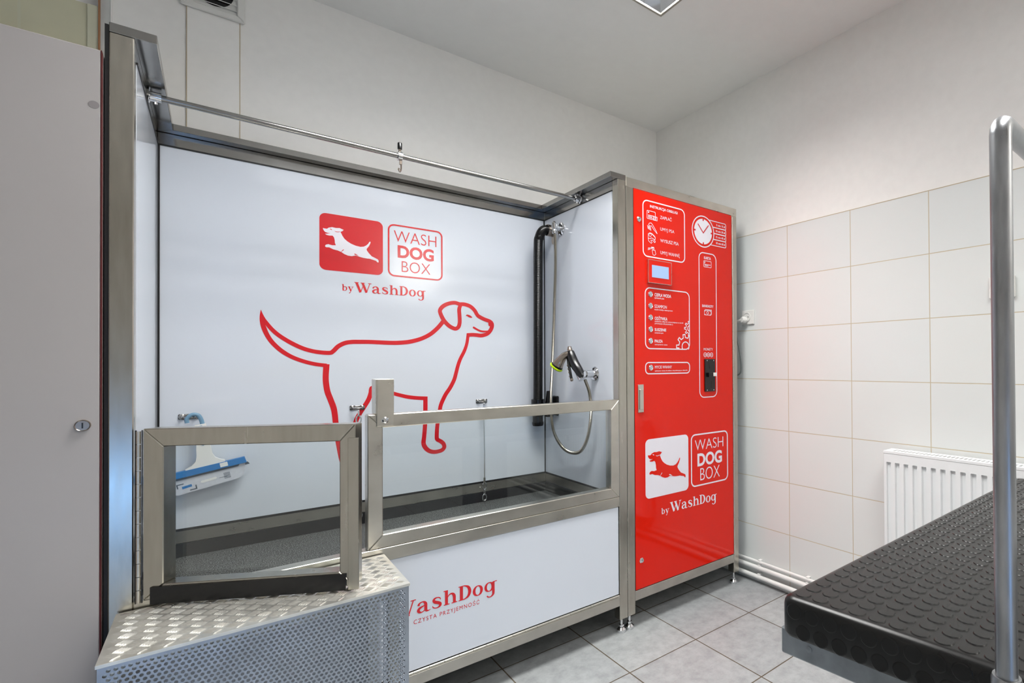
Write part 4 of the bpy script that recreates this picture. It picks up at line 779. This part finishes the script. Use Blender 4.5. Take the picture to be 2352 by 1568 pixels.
bm=nb(); ribbon(bm,[(b[0]+.042,b[2]+.05,.003),(b[0]+.042,b[2]+.012,.004)],KY-.0064); ribbon(bm,[(b[0]+.032,b[2]+.014,.006),(b[0]+.056,b[2]+.014,.006)],KY-.0064); fixnorm(bm); obj('coin_return_slot',bm,'black_seal',ac)
b=R['handle']; bm=nb(); x0,x1,z0,z1=b[0]-.001,b[0]+.029,b[2],b[3]+.0
box(bm,x0,x1,KY-.005,KY-.0002,z0,z1,.001); box(bm,x0+.006,x1-.006,KY-.010,KY-.005,z0+.012,z1-.02,.0012); box(bm,x0+.004,x1-.004,KY-.0075,KY-.005,z1-.016,z1-.012); obj('handle',bm,'steel',door,label='brushed recessed swing handle')
# ================================================================ GROOMING TABLE
gt=thing('grooming_table','grooming table with black studded rubber top and grey steel frame','table',(1.28,.17,0))
TX0,TX1,TY0,TY1,TZ0,TZ1=.659,1.885,-.13,.490,.688,.748
sk=lambda x,y: x-.10*(y-TY1)*max(0,1-(x-TX0)/.35)
bm=nb(); 
rc=.013; prof=[(0,TZ0),(0,TZ1-rc)]+[(rc-rc*math.cos(math.radians(a)),TZ1-rc+rc*math.sin(math.radians(a))) for a in (22,45,68,90)]+[(rc+.002,TZ1)]
prof=[(.004,TZ0),(0,TZ0+.006)]+prof[1:]
loops=[]
for ins,z in prof:
    q=[]
    for x,y in rrect(TX0+ins,TX1-ins,TY0+ins,TY1-ins,max(.004,.02-ins),5): q.append(bm.verts.new((x,y,z)))
    loops.append(q)
for a,b in zip(loops,loops[1:]):
    n=len(a)
    for i in range(n): bm.faces.new((a[i],a[(i+1)%n],b[(i+1)%n],b[i]))
bm.faces.new(loops[-1]); bm.faces.new(loops[0][::-1])
def stud(c,u,v,n,r=.0120,h=.0013):
    c,u,v,n=map(Vector,(c,u,v,n)); K=20; A=[];B=[];C_=[]
    for i in range(K):
        a=2*math.pi*i/K; d=u*math.cos(a)+v*math.sin(a)
        A.append(bm.verts.new(c+d*r)); B.append(bm.verts.new(c+d*(r-.0012)+n*h)); C_.append(bm.verts.new(c+d*(r-.0022)+n*h))
    for i in range(K):
        j=(i+1)%K; bm.faces.new((A[i],A[j],B[j],B[i])); bm.faces.new((B[i],B[j],C_[j],C_[i]))
    bm.faces.new(C_)
pt=.0285
y=TY1-.026; 
while y>TY0+.016:
    x=TX0+.026
    while x<TX1-.016: stud((x,y,TZ1),(1,0,0),(0,1,0),(0,0,1)); x+=pt
    y-=pt
for zc in (TZ1-.0185,TZ1-.0462):
    y=TY1-.026+ (0 if zc>TZ1-.02 else -pt/2)
    while y>TY0+.016: stud((TX0,y,zc),(0,-1,0),(0,0,1),(-1,0,0),.0120,.0009); y-=pt
    x=TX0+.026
    while x<TX1-.016: stud((x,TY1,zc),(1,0,0),(0,0,-1),(0,1,0),.0120,.0009); x+=pt
for v in bm.verts: v.co.x=sk(v.co.x,v.co.y)
obj('studded_mat',bm,'mat_rubber',gt,smooth=True)
bm=nb()
x0,x1,y0,y1=TX0+.024,TX1-.02,TY0+.01,TY1+.014
for b_ in ((x0,x0+.04,y0,y1),(x1-.04,x1,y0,y1),(x0+.04,x1-.04,y1-.04,y1),(x0+.04,x1-.04,y0,y0+.04)): box(bm,*b_,.644,.687,.003)
for v in bm.verts: v.co.x=sk(v.co.x,v.co.y)
fr_=obj('table_frame',bm,'grey_paint',gt)
bm=nb(); lathe(bm,(x0-.045*.0+.004,y1-.05,.667),(-1,0,0),[(0,.0),(.005,0),(.005,.005),(0,.006)],12)
for v in bm.verts: v.co.x=sk(v.co.x,v.co.y)
obj('bolt',bm,'grey_paint',fr_)
bm=nb(); box(bm,x0+.04,x1-.04,y0+.04,y1-.04,.66,.675); obj('support_board',bm,'grey_paint',gt)
bm=nb(); box(bm,1.2,1.42,.08,.28,.05,.66,.005); obj('lifting_column',bm,'grey_paint',gt)
bm=nb(); box(bm,1.0,1.65,-.02,.38,0,.05,.005); obj('base_plate',bm,'grey_paint',gt)
AX,AY,AT=.621,.171,1.362
bm=nb(); R_=.035
P_=[(AX,AY,.55),(AX,AY,AT-R_*.4)]
P_=[(AX,AY,.55),(AX,AY,1.0),(AX,AY,AT-.012)]+[(AX+.012-.012*math.cos(math.radians(a)),AY,AT-.012+.012*math.sin(math.radians(a))) for a in (30,60,90)]+[(AX+.5,AY,AT),(AX+1.303,AY,AT)]+[(AX+1.303+.012*math.sin(math.radians(a)),AY,AT-.012+.012*math.cos(math.radians(a))) for a in (30,60,90)]+[(AX+1.315,AY,.55)]
tube(bm,P_,.0104,28); arm=obj('restraint_arm',bm,'tube_steel',gt,smooth=True,label='bare steel tube arm arching over the table')
for x in (AX,AX+1.315):
    bm=nb(); lathe(bm,(x,AY,.60),(0,0,1),[(.0106,0),(.0145,0),(.0145,.176),(.0132,.18),(.0106,.18)],24); obj('arm_socket',bm,'tube_steel',arm,smooth=True)
bm=nb(); box(bm,AX+.015,x0+.045,AY-.015,AY+.015,.648,.684,.002); box(bm,x1-.02,AX+1.302,AY-.015,AY+.015,.648,.684,.002); obj('arm_bracket',bm,'grey_paint',gt)
# ================================================================ RADIATOR, PIPES, ELECTRICS
rd=thing('radiator','white panel radiator under the tiles beyond the grooming table','radiator',(2.01,.36,.16))
RX0,RX1,RY0,RY1,RZ0,RZ1=1.97,2.045,-.24,.958,.16,.762
bm=nb() # fluted front
pts=[]; y=RY1-.002; 
def panel(xf,sgn):
    ys=[RY1-.004]; out=[(RY1-.004,0)]
    n=int((RY1-RY0-.03)/.0333)
    for i in range(n):
        c=RY1-.022-i*.0333
        out+=[(c+.009,0),(c+.0072,1),(c-.0072,1),(c-.009,0)]
    out.append((RY0+.004,0))
    zs=[RZ0+.01,RZ0+.045,RZ0+.05,RZ1-.042,RZ1-.0405,RZ1-.008]; fz=[0,0,1,1,0,0]
    grid=[[bm.verts.new((xf+sgn*.009*a*b,yy,z)) for yy,a in out] for z,b in zip(zs,fz)]
    for r0,r1 in zip(grid,grid[1:]):
        for i in range(len(out)-1):
            f=bm.faces.new((r0[i],r0[i+1],r1[i+1],r1[i]))
panel(RX0,1); box(bm,RX0+.0095,RX0+.014,RY0+.004,RY1-.004,RZ0+.01,RZ1-.008)
bmesh.ops.recalc_face_normals(bm,faces=bm.faces)
obj('front_panel',bm,'radiator_white',rd)
bm=nb(); box(bm,RX1-.012,RX1-.002,RY0+.004,RY1-.004,RZ0+.01,RZ1-.008); obj('rear_panel',bm,'radiator_white',rd)
for y in (RY0,RY1-.004):
    bm=nb(); box(bm,RX0+.004,RX1,y,y+.004,RZ0,RZ1,.001); obj('side_cover',bm,'radiator_white',rd)
bm=nb() # top grille with slots
box(bm,RX0+.001,RX0+.014,RY0,RY1,RZ1-.008,RZ1+.003,.001); box(bm,RX1-.014,RX1,RY0,RY1,RZ1-.006,RZ1+.003,.001)
y=RY1-.03; box(bm,RX0+.014,RX1-.014,y,RY1,RZ1-.004,RZ1+.002)
while y>RY0+.02:
    box(bm,RX0+.014,RX1-.014,y-.014,y-.008,RZ1-.003,RZ1+.002); y-=.014
box(bm,RX0+.014,RX1-.014,RY0,RY0+.015,RZ1-.004,RZ1+.002)
obj('top_grille',bm,'radiator_white',rd)
bm=nb()
for y in (RY0+.15,RY1-.15): box(bm,RX1-.001,XR-.001,y-.015,y+.015,RZ0+.1,RZ1-.1)
obj('wall_bracket',bm,'radiator_white',rd)
for z,x,r,lab in ((.108,2.054,.007,'thin white heating pipe, uppermost of the three along the tiled wall foot'),(.08,2.05,.0105,'white heating pipe, middle of the three along the tiled wall foot'),(.036,2.046,.0105,'white heating pipe nearest the floor along the tiled wall foot')):
    bm=nb(); cyl(bm,(x,-1.9,z),(x,2.42,z),r,seg=18); pp=obj('heating_pipe',bm,'pipe_white',None,smooth=True,label=lab,cat='pipe',group='white heating pipes at the wall foot')
    for y in (1.645,1.365,.6):
        bm=nb(); box(bm,x-.004,XR,y-.008,y+.008,z+r-.001,z+r+.004,.001); box(bm,x-.004,XR,y-.008,y+.008,z-r-.004,z-r+.001,.001); box(bm,x+r-.001,XR,y-.008,y+.008,z-r,z+r)
        bm2=bm; obj('pipe_clip',bm2,'pipe_white',pp)
t=thing('power_socket','white wall socket on the tiles beside the red cabinet','socket',(XR,1.716,1.35))
bm=nb(); box(bm,XR-.009,XR-.0002,1.678,1.755,1.313,1.386,.002); obj('cover_plate',bm,'plastic_white',t)
bm=nb(); lathe(bm,(XR-.0088,1.722,1.352),(-1,0,0),[(.024,0),(.024,.0035),(.0215,.0035),(.0205,-.000),(0,-.0)],28); obj('socket_well',bm,'plastic_white',t,smooth=True)
bm=nb()
for dy in (-.0085,.0085): cyl(bm,(XR-.0089,1.722+dy,1.352),(XR-.0102,1.722+dy,1.352),.0025,seg=10)
obj('pin_hole',bm,'black_plastic',t)
t=thing('power_plug','white power plug with grey cable running down behind the red cabinet','plug',(XR-.01,1.735,1.335))
bm=nb(); lathe(bm,(XR-.0135,1.731,1.337),(-1,.1,-.0),[(0,0),(.017,0),(.017,.016),(.013,.024),(.0,.025)],24); tube(bm,crom([(XR-.03,1.733,1.337),(XR-.034,1.755,1.333),(XR-.034,1.768,1.33)],5),.008,12); obj('plug_body',bm,'plastic_white',t,smooth=True)
bm=nb(); tube(bm,crom([(XR-.034,1.765,1.33),(XR-.03,1.778,1.315),(XR-.03,1.775,1.26),(XR-.028,1.756,1.17),(XR-.026,1.748,1.10),(XR-.026,1.762,1.055),(XR-.028,1.83,1.045),(XR-.03,1.9,1.02)],8),.0038,10); obj('cable',bm,'cable_grey',t,smooth=True)
t=thing('light_switch','white light switch on the tiled wall, half hidden behind the steel arm','switch',(XR,.57,1.372))
bm=nb(); box(bm,XR-.012,XR-.0002,.53,.609,1.334,1.41,.002); obj('cover_plate',bm,'plastic_white',t)
bm=nb(); hexa(bm,[(XR-.0122,.54,1.344),(XR-.0122,.599,1.344),(XR-.012,.599,1.344),(XR-.012,.54,1.344),(XR-.017,.54,1.40),(XR-.017,.599,1.40),(XR-.012,.599,1.40),(XR-.012,.54,1.40)],0); obj('rocker',bm,'plastic_white',t)
